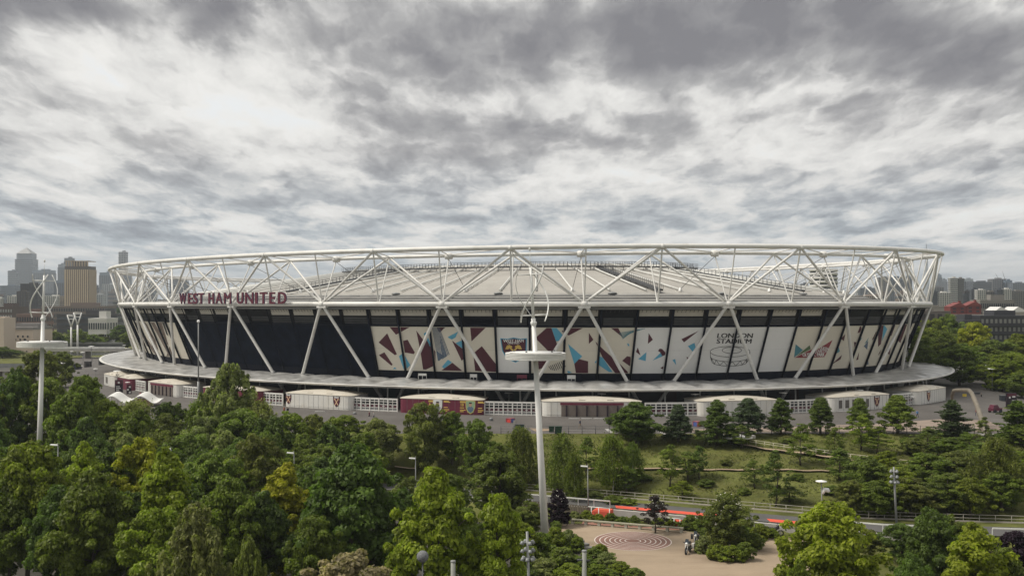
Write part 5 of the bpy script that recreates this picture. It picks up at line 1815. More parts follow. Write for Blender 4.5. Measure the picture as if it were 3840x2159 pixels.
    tr = .16 if kind in ("birch", "sapling") else .26
    top = HT * (.93 if kind != "bush" else .4)
    pts = [(0, 0, -.6)]
    x = y = 0.0
    for i in range(1, 7):
        x += rr.uniform(-.22, .22); y += rr.uniform(-.22, .22)
        pts.append((x, y, top * i / 6))
    mb.path(pts, [tr * 1.25, tr, tr * .85, tr * .68, tr * .5, tr * .3, tr * .12], 7)
    if kind not in ("conifer",):
        for i in range(9):
            c = cl[rr.randrange(len(cl))]
            h = max(HT * .12, c[2] - rr.uniform(1.2, 3.0))
            f = min(5.99, max(0, h / top * 6))
            j = int(f)
            q = Vector(pts[j]).lerp(Vector(pts[min(6, j + 1)]), f - j)
            m = q.lerp(Vector(c), .5) + Vector((0, 0, -.25))
            mb.path([q, m, Vector(c)], [tr * .38, tr * .25, tr * .08], 5, caps=False)
    tm = mb.mesh("trunk", bark_pale if kind == "birch" else bark)
    return me, tm
VAR = {k: [crown_mesh(k, 100 * i + n) for n in range(c)] for i, (k, c) in enumerate((("maple", 5), ("oval", 4), ("ash", 5), ("birch", 3), ("feathery", 3), ("conifer", 2), ("cone", 4), ("sapling", 4), ("bush", 3)))}
GREEN0 = {"yellow green": (.120, .158, .017), "golden green": (.150, .168, .015), "fresh green": (.088, .120, .016), "mid green": (.072, .104, .020), "dark green": (.050, .080, .020),
         "olive": (.078, .098, .028), "grey green": (.108, .132, .055), "blue green": (.040, .060, .038), "dull brown": (.27, .225, .125), "dark purple": (.022, .012, .024), "purplish": (.055, .043, .043), "leaf green": (.074, .104, .024)}
GREEN = {k: (v[0] * 1.95, v[1] * 1.80, v[2] * 1.45) if "green" in k or k == "olive" else v for k, v in GREEN0.items()}
NAMES = {"maple": "maple_tree", "oval": "lime_tree", "ash": "ash_tree", "birch": "birch_tree", "feathery": "willow_tree", "conifer": "conifer_tree", "cone": "conifer_tree", "sapling": "young_tree", "bush": "shrub"}
RT = random.Random(5)
used_labels = {}
def tree(kind, px, ytop, wpx, D, colour, label, base=None, group=None, jitter=.12):
    p = base if base is not None else stand(px, D)
    D = p.y
    hh = H - (ytop - HY) / F * D - p.z
    sx = wpx * D / F / (2 * KIND[kind][1] * 1.06)
    me, tm = RT.choice(VAR[kind])
    t = thing(NAMES[kind], label, "shrub" if kind == "bush" else "tree", p, RT.uniform(0, 6.28), group)
    t.scale = (sx, sx, max(.05, hh / (HT * 1.02)))
    c = child("foliage" if kind == "bush" else "crown", me, t)
    g = GREEN[colour]
    j = 1 + RT.uniform(-jitter, jitter)
    c.color = (g[0] * j * (1 + RT.uniform(-.06, .06)), g[1] * j, g[2] * j, 1)
    child("stems" if kind == "bush" else "trunk", tm, t)
    return t
ORD = ["first", "second", "third", "fourth", "fifth", "sixth", "seventh", "eighth", "ninth", "tenth", "eleventh", "twelfth", "thirteenth", "fourteenth", "fifteenth", "sixteenth", "seventeenth", "eighteenth", "nineteenth", "twentieth", "twenty first", "twenty second", "twenty third", "twenty fourth", "twenty fifth", "twenty sixth", "twenty seventh", "twenty eighth"]
FR = [  # front row and singled out trees: kind, centre, top, width, distance, colour, label
    ("maple", 101, 1655, 324, 124, "fresh green", "big fresh green tree at the left edge at the foot of the left mast"),
    ("oval", 318, 1664, 216, 134, "yellow green", "yellow green pointed tree just right of the left mast foot"),
    ("ash", 530, 1646, 258, 138, "golden green", "golden tree between two greener ones on the left"),
    ("oval", 626, 1684, 288, 119, "yellow green", "tall yellow green tree right of the golden one"),
    ("maple", 350, 1775, 330, 115, "mid green", "mid green tree with dark trunks at the bottom left"),
    ("maple", 800, 1690, 288, 140, "mid green", "dark round tree between the yellow and the olive golden trees"),
    ("ash", 959, 1634, 258, 146, "olive", "olive golden spiky tree left of the street lamp"),
    ("oval", 1065, 1746, 270, 126, "golden green", "bright golden green tree below the dark wood street lamp"),
    ("maple", 858, 1790, 276, 118, "mid green", "mid green tree left of the bright golden green one"),
    ("feathery", 735, 1905, 300, 100, "grey green", "grey green feathery tree in the bottom foreground"),
    ("feathery", 934, 2020, 180, 98, "olive", "smaller olive feathery tree right of the grey green one"),
    ("ash", 590, 1890, 312, 108, "fresh green", "fresh green low tree behind the grey green feathery one"),
    ("maple", 1320, 1684, 420, 118, "dark green", "large dark maple left of the grey ball lamp"),
    ("oval", 1632, 1750, 348, 104, "yellow green", "bright yellow green tree behind the grey ball lamp"),
    ("oval", 1872, 1848, 270, 104, "yellow green", "bright yellow green tree left of the mast foot and floodlight pole"),
    ("maple", 1870, 1671, 245, 160, "leaf green", "olive leaved broad tree left of the nearest mast"),
    ("maple", 1328, 2068, 420, 95, "dull brown", "dull brown flowering shrub at the bottom edge"),
    ("maple", 3108, 1878, 400, 106, "yellow green", "large yellow green tree at the lower right by the brick path"),
    ("oval", 3660, 1966, 330, 100, "yellow green", "yellow green tree in the bottom right corner"),
    ("maple", 3490, 1905, 230, 118, "dark green", "dark green tree between the two yellow green trees at lower right"),
    ("ash", 3800, 1985, 220, 112, "dark purple", "dark purple leaved tree at the right bottom edge"),
    ("maple", 3420, 2090, 230, 96, "dark green", "dark green low tree at the bottom, right of the big yellow green one"),
    ("maple", 3000, 2110, 150, 97, "fresh green", "small fresh green tree at the left foot of the lower right tree"),
    ("feathery", 862, 1373, 250, 188, "grey green", "tall feathery grey green tree rising before the canopy"),
    ("ash", 1595, 1500, 170, 186, "olive", "olive tree in front of the claret kiosk"),
    ("ash", 1790, 1565, 150, 180, "mid green", "mid green tree below the container, left of the mast"),
    ("ash", 1695, 1545, 150, 188, "mid green", "mid green tree at the right end of the claret kiosk"),
    ("birch", 1955, 1600, 150, 178, "olive", "drooping olive birch just left of the nearest mast"),
    ("birch", 2110, 1622, 150, 172, "olive", "drooping olive birch just right of the nearest mast"),
    ("birch", 2155, 1690, 80, 167, "mid green", "slim mid green birch behind the purple tree"),
    ("birch", 2297, 1628, 125, 172, "mid green", "dark drooping birch above the red ramp block"),
    ("birch", 2372, 1655, 90, 175, "leaf green", "pale stemmed birch pair right of the dark drooping birch"),
    ("oval", 2095, 1832, 100, 155.5, "dark purple", "round dark purple tree right of the nearest mast"),
    ("sapling", 2457, 1853, 110, 151, "purplish", "purplish blossom shrub between bench and red lane"),
    ("ash", 2723, 1843, 190, 141, "olive", "blossom tipped shrub tree in the plaza bed"),
    ("maple", 2386, 1510, 210, depth_on_bank(2386, 1662), "dark green", "bushy dark tree standing at the grass top edge before the white gate"),
    ("cone", 2543, 1514, 132, depth_on_bank(2543, 1655), "blue green", "dark conifer right of the bushy tree, before the white gate"),
    ("cone", 2690, 1500, 150, depth_on_bank(2690, 1668), "dark green", "left one of the dark conifer pair above the bank path"),
    ("cone", 2805, 1490, 141, depth_on_bank(2805, 1632), "blue green", "right one of the dark conifer pair above the bank path"),
    ("cone", 2928, 1494, 114, depth_on_bank(2928, 1626), "dark green", "dark narrow conifer left of the windowed kiosk gate"),
    ("cone", 3077, 1488, 126, depth_on_bank(3077, 1618), "dark green", "dark conifer hiding the left end of the windowed kiosk"),
    ("cone", 3222, 1490, 108, depth_on_bank(3222, 1618), "leaf green", "green conifer before the windows of the kiosk"),
    ("sapling", 3228, 1550, 130, 186, "fresh green", "fresh green airy tree just below the windowed kiosk"),
    ("cone", 3366, 1478, 150, depth_on_bank(3366, 1612), "mid green", "broad green conifer right of the windowed kiosk"),
    ("conifer", 3570, 1493, 153, depth_on_bank(3570, 1640), "blue green", "blue grey conifer in front of the bent arch"),
    ("conifer", 3815, 1495, 180, depth_on_bank(3815, 1655), "dark green", "black green pine at the right edge"),
    ("sapling", 3003, 1590, 125, 178, "mid green", "mid green tree standing in the bend of the bank path"),
    ("sapling", 3130, 1598, 80, 178, "leaf green", "thin young tree right of the path bend tree"),
    ("sapling", 2512, 1662, 110, 172, "mid green", "spreading young tree in the middle of the grass bank"),
    ("sapling", 2622, 1668, 85, 174, "dark green", "small dark young tree left of the bank path start"),
    ("sapling", 2908, 1690, 120, 161, "dark green", "dark young tree on the lower bank right of centre"),
    ("sapling", 3690, 1560, 75, 188, "olive", "thin half bare tree at the foot of the bent arch"),
    ("birch", 3735, 1630, 190, 158, "olive", "sparse olive birch with a pale trunk at the far right"),
]
FR += [("maple", 30, 1800, 260, 122, "mid green", "mid green tree at the very bottom left corner"),
    ("maple", 220, 1830, 260, 118, "dark green", "dark green tree under the pointed yellow green one at left"),
    ("maple", 480, 1850, 260, 122, "dark green", "dark green tree under the golden tree at left"),
    ("maple", 700, 1830, 260, 126, "dark green", "dark green tree behind the grey green feathery one"),
    ("maple", 980, 1850, 260, 120, "dark green", "dark green tree under the bright golden green one"),
    ("maple", 1150, 1760, 220, 134, "dark green", "dark green tree left of the large dark maple"),
    ("maple", 1180, 1930, 240, 112, "mid green", "mid green tree at the left foot of the large dark maple"),
    ("maple", 1480, 1850, 240, 124, "dark green", "dark green tree between the large maple and the bright yellow green one"),
    ("ash", 1745, 1900, 190, 122, "mid green", "mid green tree between the two bright yellow green trees"),
    ("ash", 1530, 1790, 170, 150, "olive", "olive low tree right of the large maple top"),
    ("ash", 1700, 1780, 190, 150, "leaf green", "leafy low tree behind the bright yellow green pair"),
    ("ash", 1985, 1880, 130, 149, "leaf green", "leaf green bush like tree at the mast foot, left side"),
    ("ash", 1950, 1960, 150, 132, "fresh green", "fresh green low tree before the mast foot"),
    ("ash", 3260, 1985, 130, 136, "olive", "olive bush like tree right of the lower right yellow green tree"),
    ("ash", 3380, 1960, 150, 134, "dark green", "dark bush like tree below the grey floodlight pole"),
    ("maple", 3560, 1930, 170, 130, "mid green", "mid green tree behind the corner yellow green tree"),
    
    ("maple", 3760, 2060, 260, 102, "mid green", "mid green tree in the extreme bottom right corner")]
for a in FR:
    tree(*a)
# the wood on the left, row behind row
LM = [(-60, "at the left picture edge"), (90, "left of the left mast"), (200, "right of the left mast"), (330, "below the left concourse"), (446, "below the tall totem"), (512, "below the wavy shelter"), (620, "below the shuttered kiosk"),
      (744, "under the slim lamp post"), (862, "under the feathery tree"), (990, "right of the feathery tree"), (1110, "below the left crest"), (1260, "below the right crest"), (1400, "below the long white gate"), (1560, "below the claret kiosk")]
SKY = [(-60, 1440), (0, 1412), (140, 1392), (250, 1390), (345, 1428), (400, 1476), (450, 1492), (620, 1500), (700, 1492), (760, 1485), (980, 1470), (1040, 1545), (1100, 1558), (1250, 1545), (1400, 1560), (1480, 1552), (1600, 1565)]
def sky_y(x):
    return float(np.interp(x, [a for a, b in SKY], [b for a, b in SKY]))
COLN = ["mid green", "dark green", "leaf green", "olive", "grey green", "fresh green"]
rows = [("top", 190, -40, 1440, 112, 0), ("second", 180, -70, 1470, 120, 52), ("third", 168, -40, 1400, 128, 112), ("fourth", 155, -60, 1280, 138, 172), ("fifth", 143, -30, 1230, 150, 232)]
for rn, D, xa, xb, stp, dy in rows:
    x = xa
    seen = {}
    while x < xb:
        px = x + RT.uniform(-25, 25)
        yt = sky_y(px) + dy + RT.uniform(-12, 26)
        if rn in ("third", "fourth", "fifth"):
            yt = max(yt, 1520 + (dy - 60))
        if abs(px - 146) < 125 and D < 186:
            yt = max(yt, 1695)
        kind = RT.choice(["maple", "ash", "ash", "birch", "maple", "feathery"] if px > 420 else ["maple", "maple", "ash"])
        cn = RT.choice(COLN if kind != "birch" else ["olive", "mid green", "grey green"]) if px > 420 else RT.choice(["mid green", "fresh green", "mid green", "dark green"])
        if rn in ("fourth", "fifth") and RT.random() < .6:
            cn = "dark green"
        lm = min(LM, key=lambda q: abs(q[0] - px))[1]
        lab = "%s %s, %s row of the wood, %s" % (cn, {"maple": "round tree", "ash": "spreading tree", "birch": "drooping birch", "feathery": "feathery tree"}[kind], rn, lm)
        if lab in seen:
            lab = "right hand " + lab
        seen[lab] = 1
        tree(kind, px, yt, stp * RT.uniform(1.45, 1.9), D + RT.uniform(-4, 4), cn, lab, group="trees of the left wood")
        x += stp
# low bushes and trees on the right hand bank
BK = [(3250, 1715, 200, 160), (3370, 1745, 190, 157), (3480, 1700, 220, 166), (3600, 1690, 230, 168), (3700, 1655, 190, 176), (3820, 1690, 240, 166), (3290, 1800, 170, 153.8), (3420, 1790, 200, 154), (3550, 1770, 200, 155), (3640, 1790, 170, 153), (3760, 1770, 200, 155), (3190, 1800, 130, 155),
      (3840, 1590, 150, 188), (3330, 1690, 120, 170), (3560, 1640, 150, 180), (3430, 1640, 110, 182)]
for i, (px, yt, wd, D) in enumerate(BK):
    cn = ["leaf green", "fresh green", "mid green", "olive"][i % 4]
    where = "above" if yt < 1720 else "just behind"
    side = ["left of the grey floodlight pole", "right of the grey floodlight pole", "midway to the right edge", "at the right edge"][0 if px < 3350 else 1 if px < 3520 else 2 if px < 3700 else 3]
    tree("ash" if i % 3 else "maple", px, yt, wd, D, cn, "%s %s bank tree %s the road, %s" % (cn, ["low", "broad", "bushy", "leafy"][(i * 7 + i // 4) % 4], where, side), group="trees of the right bank")
MD = [("sapling", 2200, 1640, 100, 1790, "leaf green", "leafy tree left of the upper bank path start"), 
      ("sapling", 2580, 1690, 130, 1800, "leaf green", "leafy round tree in the middle of the bank"), 
      ("sapling", 2830, 1720, 100, 1830, "leaf green", "airy green tree on the lower bank, centre right"), ("sapling", 2350, 1740, 110, 1850, "leaf green", "low round tree above the road, left part of bank"),
      ("sapling", 3150, 1680, 150, 1800, "leaf green", "broad tree where the bank path bends right"),
      ("sapling", 3290, 1600, 130, 1700, "fresh green", "fresh airy tree below the broad green conifer"),
      ("sapling", 3480, 1600, 120, 1690, "leaf green", "leafy tree left of the blue grey conifer foot"), ("sapling", 2260, 1690, 90, 1810, "olive", "olive tree between the two drooping birches"),
      ("sapling", 3640, 1620, 140, 1720, "leaf green", "leafy tree right of the blue grey conifer"),
      ("sapling", 2960, 1820, 120, 1880, "leaf green", "low bush like tree above the last red lane piece"), ("sapling", 2560, 1800, 90, 1870, "fresh green", "small bush like tree above the red lane"),
      ("sapling", 2780, 1590, 110, 1680, "leaf green", "green tree at the start of the upper bank path")]
for kd, px, yt, wd, yb, cn, lab in MD:
    tree(kd, px, yt, wd, depth_on_bank(px, yb), cn, lab)
for i, (px, yb, hpx, wd) in enumerate(((2180, 1850, 24, 60), (2420, 1800, 20, 60), (2540, 1730, 18, 55), (2650, 1820, 24, 70), (2790, 1850, 22, 60), (2870, 1770, 20, 60), (2990, 1800, 26, 70), (3080, 1700, 20, 60), (3200, 1760, 26, 80), (3120, 1850, 30, 80), (2330, 1700, 20, 60), (2720, 1740, 18, 50), (3260, 1650, 18, 60), (3400, 1660, 20, 60), (2950, 1660, 16, 50), (2240, 1750, 22, 60))):
    p = stand(px, depth_on_bank(px, yb))
    tree("bush", px, yb - hpx, wd, None, ["leaf green", "mid green", "olive"][i % 3], "low %s meadow shrub on the bank, %s from the left" % (["leaf green", "mid green", "olive"][i % 3], (ORD[sorted([2180, 2420, 2540, 2650, 2790, 2870, 2990, 3080, 3200, 3120, 2330, 2720, 3260, 3400, 2950, 2240]).index(px)])), base=p, group="meadow shrubs on the bank")
# planting round the plaza: shrubs
def shrub(px, yb, hpx, wpx, cn, label, z=-8.48):
    p = ground_at(px, yb, z)
    tree("bush", px, yb - hpx, wpx, None, cn, label, base=p, group="shrubs round the plaza")
SB = []
for k in range(12):
    SB.append((2110 + k * 45, 1945 + k * 3.6, 24 + (k * 7) % 16, 58, "behind the long bench"))
for x, y, h, w_ in ((2085, 2015, 60, 70), (2130, 2060, 70, 100), (2080, 2070, 90, 110), (2160, 2070, 55, 70), (2030, 2110, 110, 130), (2110, 2140, 85, 140), (2190, 2150, 65, 120), (2040, 2165, 70, 140), (2140, 2185, 70, 150), (2240, 2170, 55, 110), (2285, 2185, 50, 90), (1990, 2150, 100, 110), (1960, 2190, 90, 110), (2275, 2115, 45, 90), (2330, 2150, 45, 90), (2250, 2080, 40, 70), (2380, 2180, 50, 90), (2225, 2105, 50, 90)):
    SB.append((x, y, h, w_, "in the hedge left of the plaza"))
for x, y, h, w_ in ((2650, 2030, 50, 70), (2640, 2070, 60, 80), (2690, 2095, 55, 90), (2740, 2105, 60, 90), (2795, 2100, 65, 90), (2830, 2060, 60, 90), (2770, 2050, 80, 110), (2700, 2050, 85, 100), (2850, 2020, 55, 90), (2890, 2015, 35, 70), (2640, 1995, 60, 80), (2590, 1985, 55, 70), (2800, 2010, 60, 90), (2735, 1990, 70, 90)):
    SB.append((x, y, h, w_, "in the bed beside the motorbikes"))
for x, y, h, w_ in ((2300, 1885, 28, 90), (2230, 1868, 26, 80), (2180, 1862, 24, 70), (2360, 1890, 22, 70)):
    SB.append((x, y, h, w_, "beside the road above the red ramp"))
names = ["smallest", "low", "rounded", "spreading", "tall", "tufted", "broad", "ragged", "dense", "leaning", "loose", "upright", "wide", "squat"]
cnt = {}
for i, (x, y, h, w_, where) in enumerate(SB):
    k = cnt[where] = cnt.get(where, -1) + 1
    cn = ["leaf green", "mid green", "fresh green", "grey green"][(k * 3 + k // 3) % 4]
    z = -8.48
    if "road" in where:
        p = stand(x, depth_on_bank(x, y))
        tree("bush", x, y - h, w_, None, cn, "%s shrub %s, %s" % (cn, where, ["nearest its lamp", "left of the lamp", "leftmost there", "rightmost there"][k]), base=p)
        continue
    rel = x / 3840
    order = sorted(q[0] for q in SB if q[4] == where).index(x)
    lab = "%s shrub %s, %s from its left end" % (cn, where, ["first", "second", "third", "fourth", "fifth", "sixth", "seventh", "eighth", "ninth", "tenth", "eleventh", "twelfth", "thirteenth", "fourteenth", "fifteenth", "sixteenth", "seventeenth", "eighteenth"][order])
    shrub(x, y, h, w_, cn, lab)
# blossom on the shrub tree and the purple shrub: pale flower clusters
def blossom(tr_name_label, px, ytop, wpx, D, n, seed):
    for o in C.objects:
        if o.get("label") == tr_name_label:
            rng = np.random.default_rng(seed)
            a = rng.uniform(0, 6.28, n); t = rng.uniform(.55, 1.0, n)
            r = np.sqrt(1 - t ** 2) * ytop + .2
            pos = np.stack([np.cos(a) * r, np.sin(a) * r, 12 * (.25 + .75 * t)], 1)
            me = leaf_mesh("flower", pos, rng.normal(size=(n, 3)) + [0, -.5, .8], np.full(n, .17), np.full(n, .5), rng)
            me.materials.clear(); me.materials.append(mat("petal", (.72, .70, .60), .7))
            c = child("flowers", me, o); c["kind"] = "stuff"
blossom("blossom tipped shrub tree in the plaza bed", 0, 4.0, 0, 0, 90, 3)
blossom("purplish blossom shrub between bench and red lane", 0, 2.1, 0, 0, 40, 4)
blossom("round dark purple tree right of the nearest mast", 0, 3.2, 0, 0, 50, 5)
# rough grass tufts on the bank
rng = np.random.default_rng(8)
pts = []
while len(pts) < 30000:
    x, y = rng.uniform(-12, 112), rng.uniform(146, 195.4)
    if y > road_back(x) + 1.2:
        pts.append((x, y, terrain(x, y)))
pts = np.array(pts)
n = len(pts)
dirs = rng.normal(size=(n, 3)) * [.5, .5, .2] + [0, 0, 1.0]
hgt = rng.uniform(.06, .18, n) * (.6 + .8 * (np.sin(pts[:, 0] * .4 + pts[:, 1] * .3) * np.sin(pts[:, 1] * .9 - pts[:, 0] * .15) > -.1))
me = leaf_mesh("grass", pts + np.stack([0 * hgt, 0 * hgt, hgt * .6], 1), dirs, hgt, rng.uniform(0, 1, n), rng, 1.0, np.tile([0, 0, 1.0], (n, 1)))
g = child("grass_tufts", me, None)
g.color = (.105, .115, .030, 1)
structure(g, "stuff", "rough meadow grass covering the bank below the concourse")
# trees beyond the stadium
FB = []
for px, yt, wd, D in ((3420, 1225, 170, 330), (3530, 1240, 180, 340), (3500, 1190, 130, 420), (3650, 1205, 150, 360), (3740, 1270, 190, 330), (3820, 1255, 170, 330), (3600, 1290, 200, 300), (3700, 1300, 190, 310), (3800, 1320, 210, 290), (3450, 1290, 180, 310), (3830, 1400, 150, 270), (3760, 1345, 160, 285), (3560, 1180, 120, 440), (3930, 1240, 200, 330), (4040, 1230, 220, 360), (4160, 1250, 220, 330), (4290, 1240, 220, 350)):
    FB.append((px, yt, wd, D))
for i, (px, yt, wd, D) in enumerate(FB):
    cn = "golden green" if i == 3 else ["mid green", "leaf green", "fresh green"][i % 3]
    p = pixel(px, 0, D); p.z = -.2
    tree("maple" if i % 2 else "ash", px, yt, wd, D, cn, ["left front", "left rear", "farthest left", "pale crowned", "middle right", "right edge upper", "front middle", "front right", "right edge lower", "canopy side", "lowest right edge", "beside the marquee", "back middle", "first outer", "second outer", "third outer", "fourth outer"][i] + " %s tree in the grove right of the stadium" % cn, base=p, group="trees right of the stadium")
for i, (px, yt, wd, D) in enumerate(((150, 1318, 230, 250), (60, 1390, 130, 240), (10, 1300, 100, 470), (230, 1320, 130, 300), (40, 1310, 90, 480))):
    p = pixel(px, 0, D); p.z = -.2
    cn = ["olive", "mid green", "mid green", "olive", "dark green"][i]
    tree("feathery" if i == 0 else "ash", px, yt, wd, D, cn, ["big olive willow behind the left mast", "mid green tree at the left edge below the flat roofed block", "round tree below the cream block windows", "olive tree between left mast and food stalls", "dark small tree at the foot of the cream block"][i], base=p)
RB = random.Random(3)
for i in range(24):
    px = 125 + i * 16 + RB.uniform(-8, 8)
    D = RB.choice((560, 640, 720))
    p = pixel(px, 0, D); p.z = -.2
    cn = RB.choice(["dark green", "mid green", "olive"])
    tree("ash", px, RB.uniform(1228, 1262) - (px > 380) * 8, 80, D, cn, "low %s tree, %s from the left in the left scrub belt" % (cn, ORD[i]), base=p, group="far scrub belt at left")
for side, n, xa, xb in (("left", 14, 80, 480), ("right", 22, 3380, 3840)):
    for i in range(n):
        px = xa + (xb - xa) * (i + .5) / n + RB.uniform(-8, 8)
        D = RB.uniform(900, 1900)
        p = pixel(px, 0, D); p.z = -.2
        tree("maple", px, RB.uniform(1146, 1170), 36, D, "dark green", "far small tree among the %s hand roofs, %s from the left" % (side, ORD[i]), base=p, group="far trees among roofs, " + side)

# ---------------------------------------------------------------- city behind the stadium
def bmat(name, col, rough=.6, **k):
    return mat("wall_" + name, col, rough, var=.06, scale=.03, **k)
WG = mat("window_glass", (.035, .042, .052), .25, var=.35, scale=.06, spec=.5)
WL = mat("window_pale", (.30, .31, .31), .4, var=.2, scale=.05)
def building(name, label, px0, px1, yt, D, wall, style="bands", yb=None, depth=None, rz=0.0, wm=None, storeys=None, cols=None, cat="building", group=None, roof=True):
    k = D / F
    z0 = 0.0 if yb is None else max(0.0, H - (yb - HY) * k)
    W = (px1 - px0) * k
    hh = H - (yt - HY) * k
    dp = depth or W * .8
    p = pixel((px0 + px1) / 2, 0, D); p.z = 0
    p = p + Vector((0, dp / 2, 0))
    t = thing(name, label, cat, p, rz, group)
    mb = MB(); mb.box((0, 0, hh / 2 - .5), (W, dp, hh + 1)); mb.build("wall", wall, t)
    px_h = hh / k
    wm = wm or WG
    e = max(.05, .00035 * D)
    ns = storeys or max(3, min(26, int(px_h / 7)))
    sh = hh / ns
    mb = MB()
    if style == "bands":
        for i in range(ns):
            z = sh * (i + .55)
            mb.box((0, 0, z), (W + 2 * e, dp + 2 * e, sh * .42))
    elif style == "fins":
        n = cols or max(4, int((px1 - px0) / 7))
        for i in range(n):
            x = -W / 2 + W * (i + .5) / n
            mb.box((x, -dp / 2 - e, hh * .48), (W / n * .6, 2 * e, hh * .92))
        n2 = max(3, int(n * dp / W))
        for i in range(n2):
            y = -dp / 2 + dp * (i + .5) / n2
            for sx in (-1, 1):
                mb.box((sx * (W / 2 + e), y, hh * .48), (2 * e, dp / n2 * .5, hh * .92))
    elif style in ("grid", "windows"):
        n = cols or max(3, int((px1 - px0) / 8))
        for i in range(ns):
            for j in range(n):
                x = -W / 2 + W * (j + .5) / n
                z = sh * (i + .55)
                if style == "windows":
                    m1 = MB(); m1.box((x, -dp / 2 - e * .5, z), (W / n * .5, e, sh * .5)); m1.build("window", wm, t)
                else:
                    mb.box((x, -dp / 2 - e * .5, z), (W / n * .55, e, sh * .55))
            if style == "grid":
                for sx in (-1, 1):
                    for j in range(max(2, n // 2)):
                        mb.box((sx * (W / 2 + e * .5), -dp / 2 + dp * (j + .5) / max(2, n // 2), sh * (i + .55)), (e, dp / n, sh * .55))
    if mb.v:
        o = mb.build("windows" if style != "bands" else "window_bands", wm, t)
        o["kind"] = "stuff"
    if roof:
        mb = MB(); mb.box((0, 0, hh + sh * .12), (W * 1.01, dp * 1.01, sh * .24)); mb.box((W * .1, 0, hh + sh * .5), (W * .4, dp * .4, sh * .7)); mb.build("roof", wall, t)
    return t, hh, W, dp
g1, g2, g3 = bmat("steel", (.13, .152, .185)), bmat("blue", (.085, .12, .165)), bmat("slate", (.075, .085, .103))
wht, tan_, brk, dk = bmat("white", (.52, .51, .48)), bmat("tan", (.33, .255, .18)), bmat("brick", (.155, .10, .085)), bmat("charcoal", (.035, .032, .033))
# left: tall towers far away
t, hh, W, dp = building("skyscraper", "tall grey tower with a pyramid top at far left", 57, 120, 971, 4100, g1, "bands", storeys=26, roof=False)
mb = MB(); mb.box((0, 0, hh + 10), (W * .88, dp * .88, 22)); mb.build("setback", g1, t)
mb = MB(); b = W * .43; z = hh + 21; mb.add([(-b, -b, z), (b, -b, z), (b, b, z), (-b, b, z), (0, 0, z + 24)], [(0, 1, 4), (1, 2, 4), (2, 3, 4), (3, 0, 4)]); mb.build("pyramid_roof", bmat("pyramid", (.30, .30, .29)), t)
for a in (("tower_block", "grey tower stepping down left of the pyramid topped one", 30, 58, 1016, 4000, g1, "bands"),
          ("tower_block", "wide dark glass tower right of the pyramid topped one", 120, 187, 1014, 4050, g2, "fins"),
          ("tower_block", "slim blue tower left of the dark round shouldered one", 218, 239, 992, 3700, g1, "fins"),
          ("tower_block", "dark tower peeping over the brown finned tower", 241, 271, 969, 3800, g3, "fins"),
          ("tower_block", "slender pale tower above the left end of the truss", 445, 472, 946, 3900, bmat("slim", (.24, .24, .245)), "grid"),
          ("tower_block", "broad blue glass tower behind the left end of the truss", 373, 428, 1023, 3600, g2, "fins"),
          ("tower_block", "pale gridded office block below the blue glass tower", 383, 440, 1067, 3000, bmat("pale", (.36, .37, .38)), "grid"),
          ("tower_block", "small dark block under the leaning crane", 340, 363, 1070, 2600, g3, "fins"),
          ("office_block", "low pale gridded block below the small dark one", 346, 386, 1105, 2200, bmat("pale", (.36, .37, .38)), "grid"),
          ("office_block", "blue banded office block at the left edge", 0, 56, 1072, 2800, g2, "bands"),
          ("tower_block", "blue grey tower left of the brown finned tower", 203, 246, 1053, 2600, g2, "fins"),
          ("office_block", "white flats right of the left mast rotor", 166, 222, 1111, 1500, wht, "grid"),
          ("office_block", "white flats between blue offices and dark tower", 27, 62, 1111, 1500, wht, "grid"),
          ("office_block", "small white flats at the very left edge", -10, 8, 1119, 1450, wht, "grid"),
          ("tower_block", "dark brown tower behind the left mast rotor", 76, 141, 1065, 1250, dk, "grid"),
          ("tower_block", "lower dark brown wing left of the dark tower", 62, 100, 1093, 1200, bmat("umber", (.075, .06, .055)), "grid"),
          ("tower_block", "grey tower seen through the truss at left, slim one", 553, 582, 1057, 3300, g1, "bands"),
          ("tower_block", "grey tower pair seen through the truss left of the sign, larger", 636, 674, 1041, 3300, g1, "grid"),
          ("tower_block", "dark tower seen through the truss above the sign W", 682, 703, 1055, 3300, g3, "fins"),
          ("tower_block", "faint tower right behind the left truss tip", 462, 486, 1030, 3900, g1, "fins")):
    building(*a)
# brown finned tower with open crown
t, hh, W, dp = building("finned_tower", "brown tower with tall vertical fins and an open frame crown", 243, 333, 998, 1500, bmat("dark_bronze", (.075, .062, .055)), "fins", cols=12, roof=False, depth=26, wm=bmat("tan_fin", (.43, .335, .235)))
for i in range(9):
    mb = MB(); mb.box((-W / 2 + W * (i + .5) / 9, -dp / 2 + .4, hh + 3.5), (1.5, 1.2, 7.0)); mb.build("crown_post", tan_, t)
mb = MB(); mb.box((0, -dp / 2 + .4, hh + 7.2), (W, .8, .9)); mb.box((0, dp / 2 - .4, hh + 7.2), (W, .8, .9)); mb.box((-W / 2 + .4, 0, hh + 7.2), (.8, dp, .9)); mb.box((W / 2 - .4, 0, hh + 7.2), (.8, dp, .9)); mb.build("crown_beam", tan_, t)
mb = MB(); mb.box((0, 0, hh + 3.4), (W * .5, dp * .5, 8.6)); mb.build("plant_room", bmat("dark_bronze", (.075, .062, .055)), t)
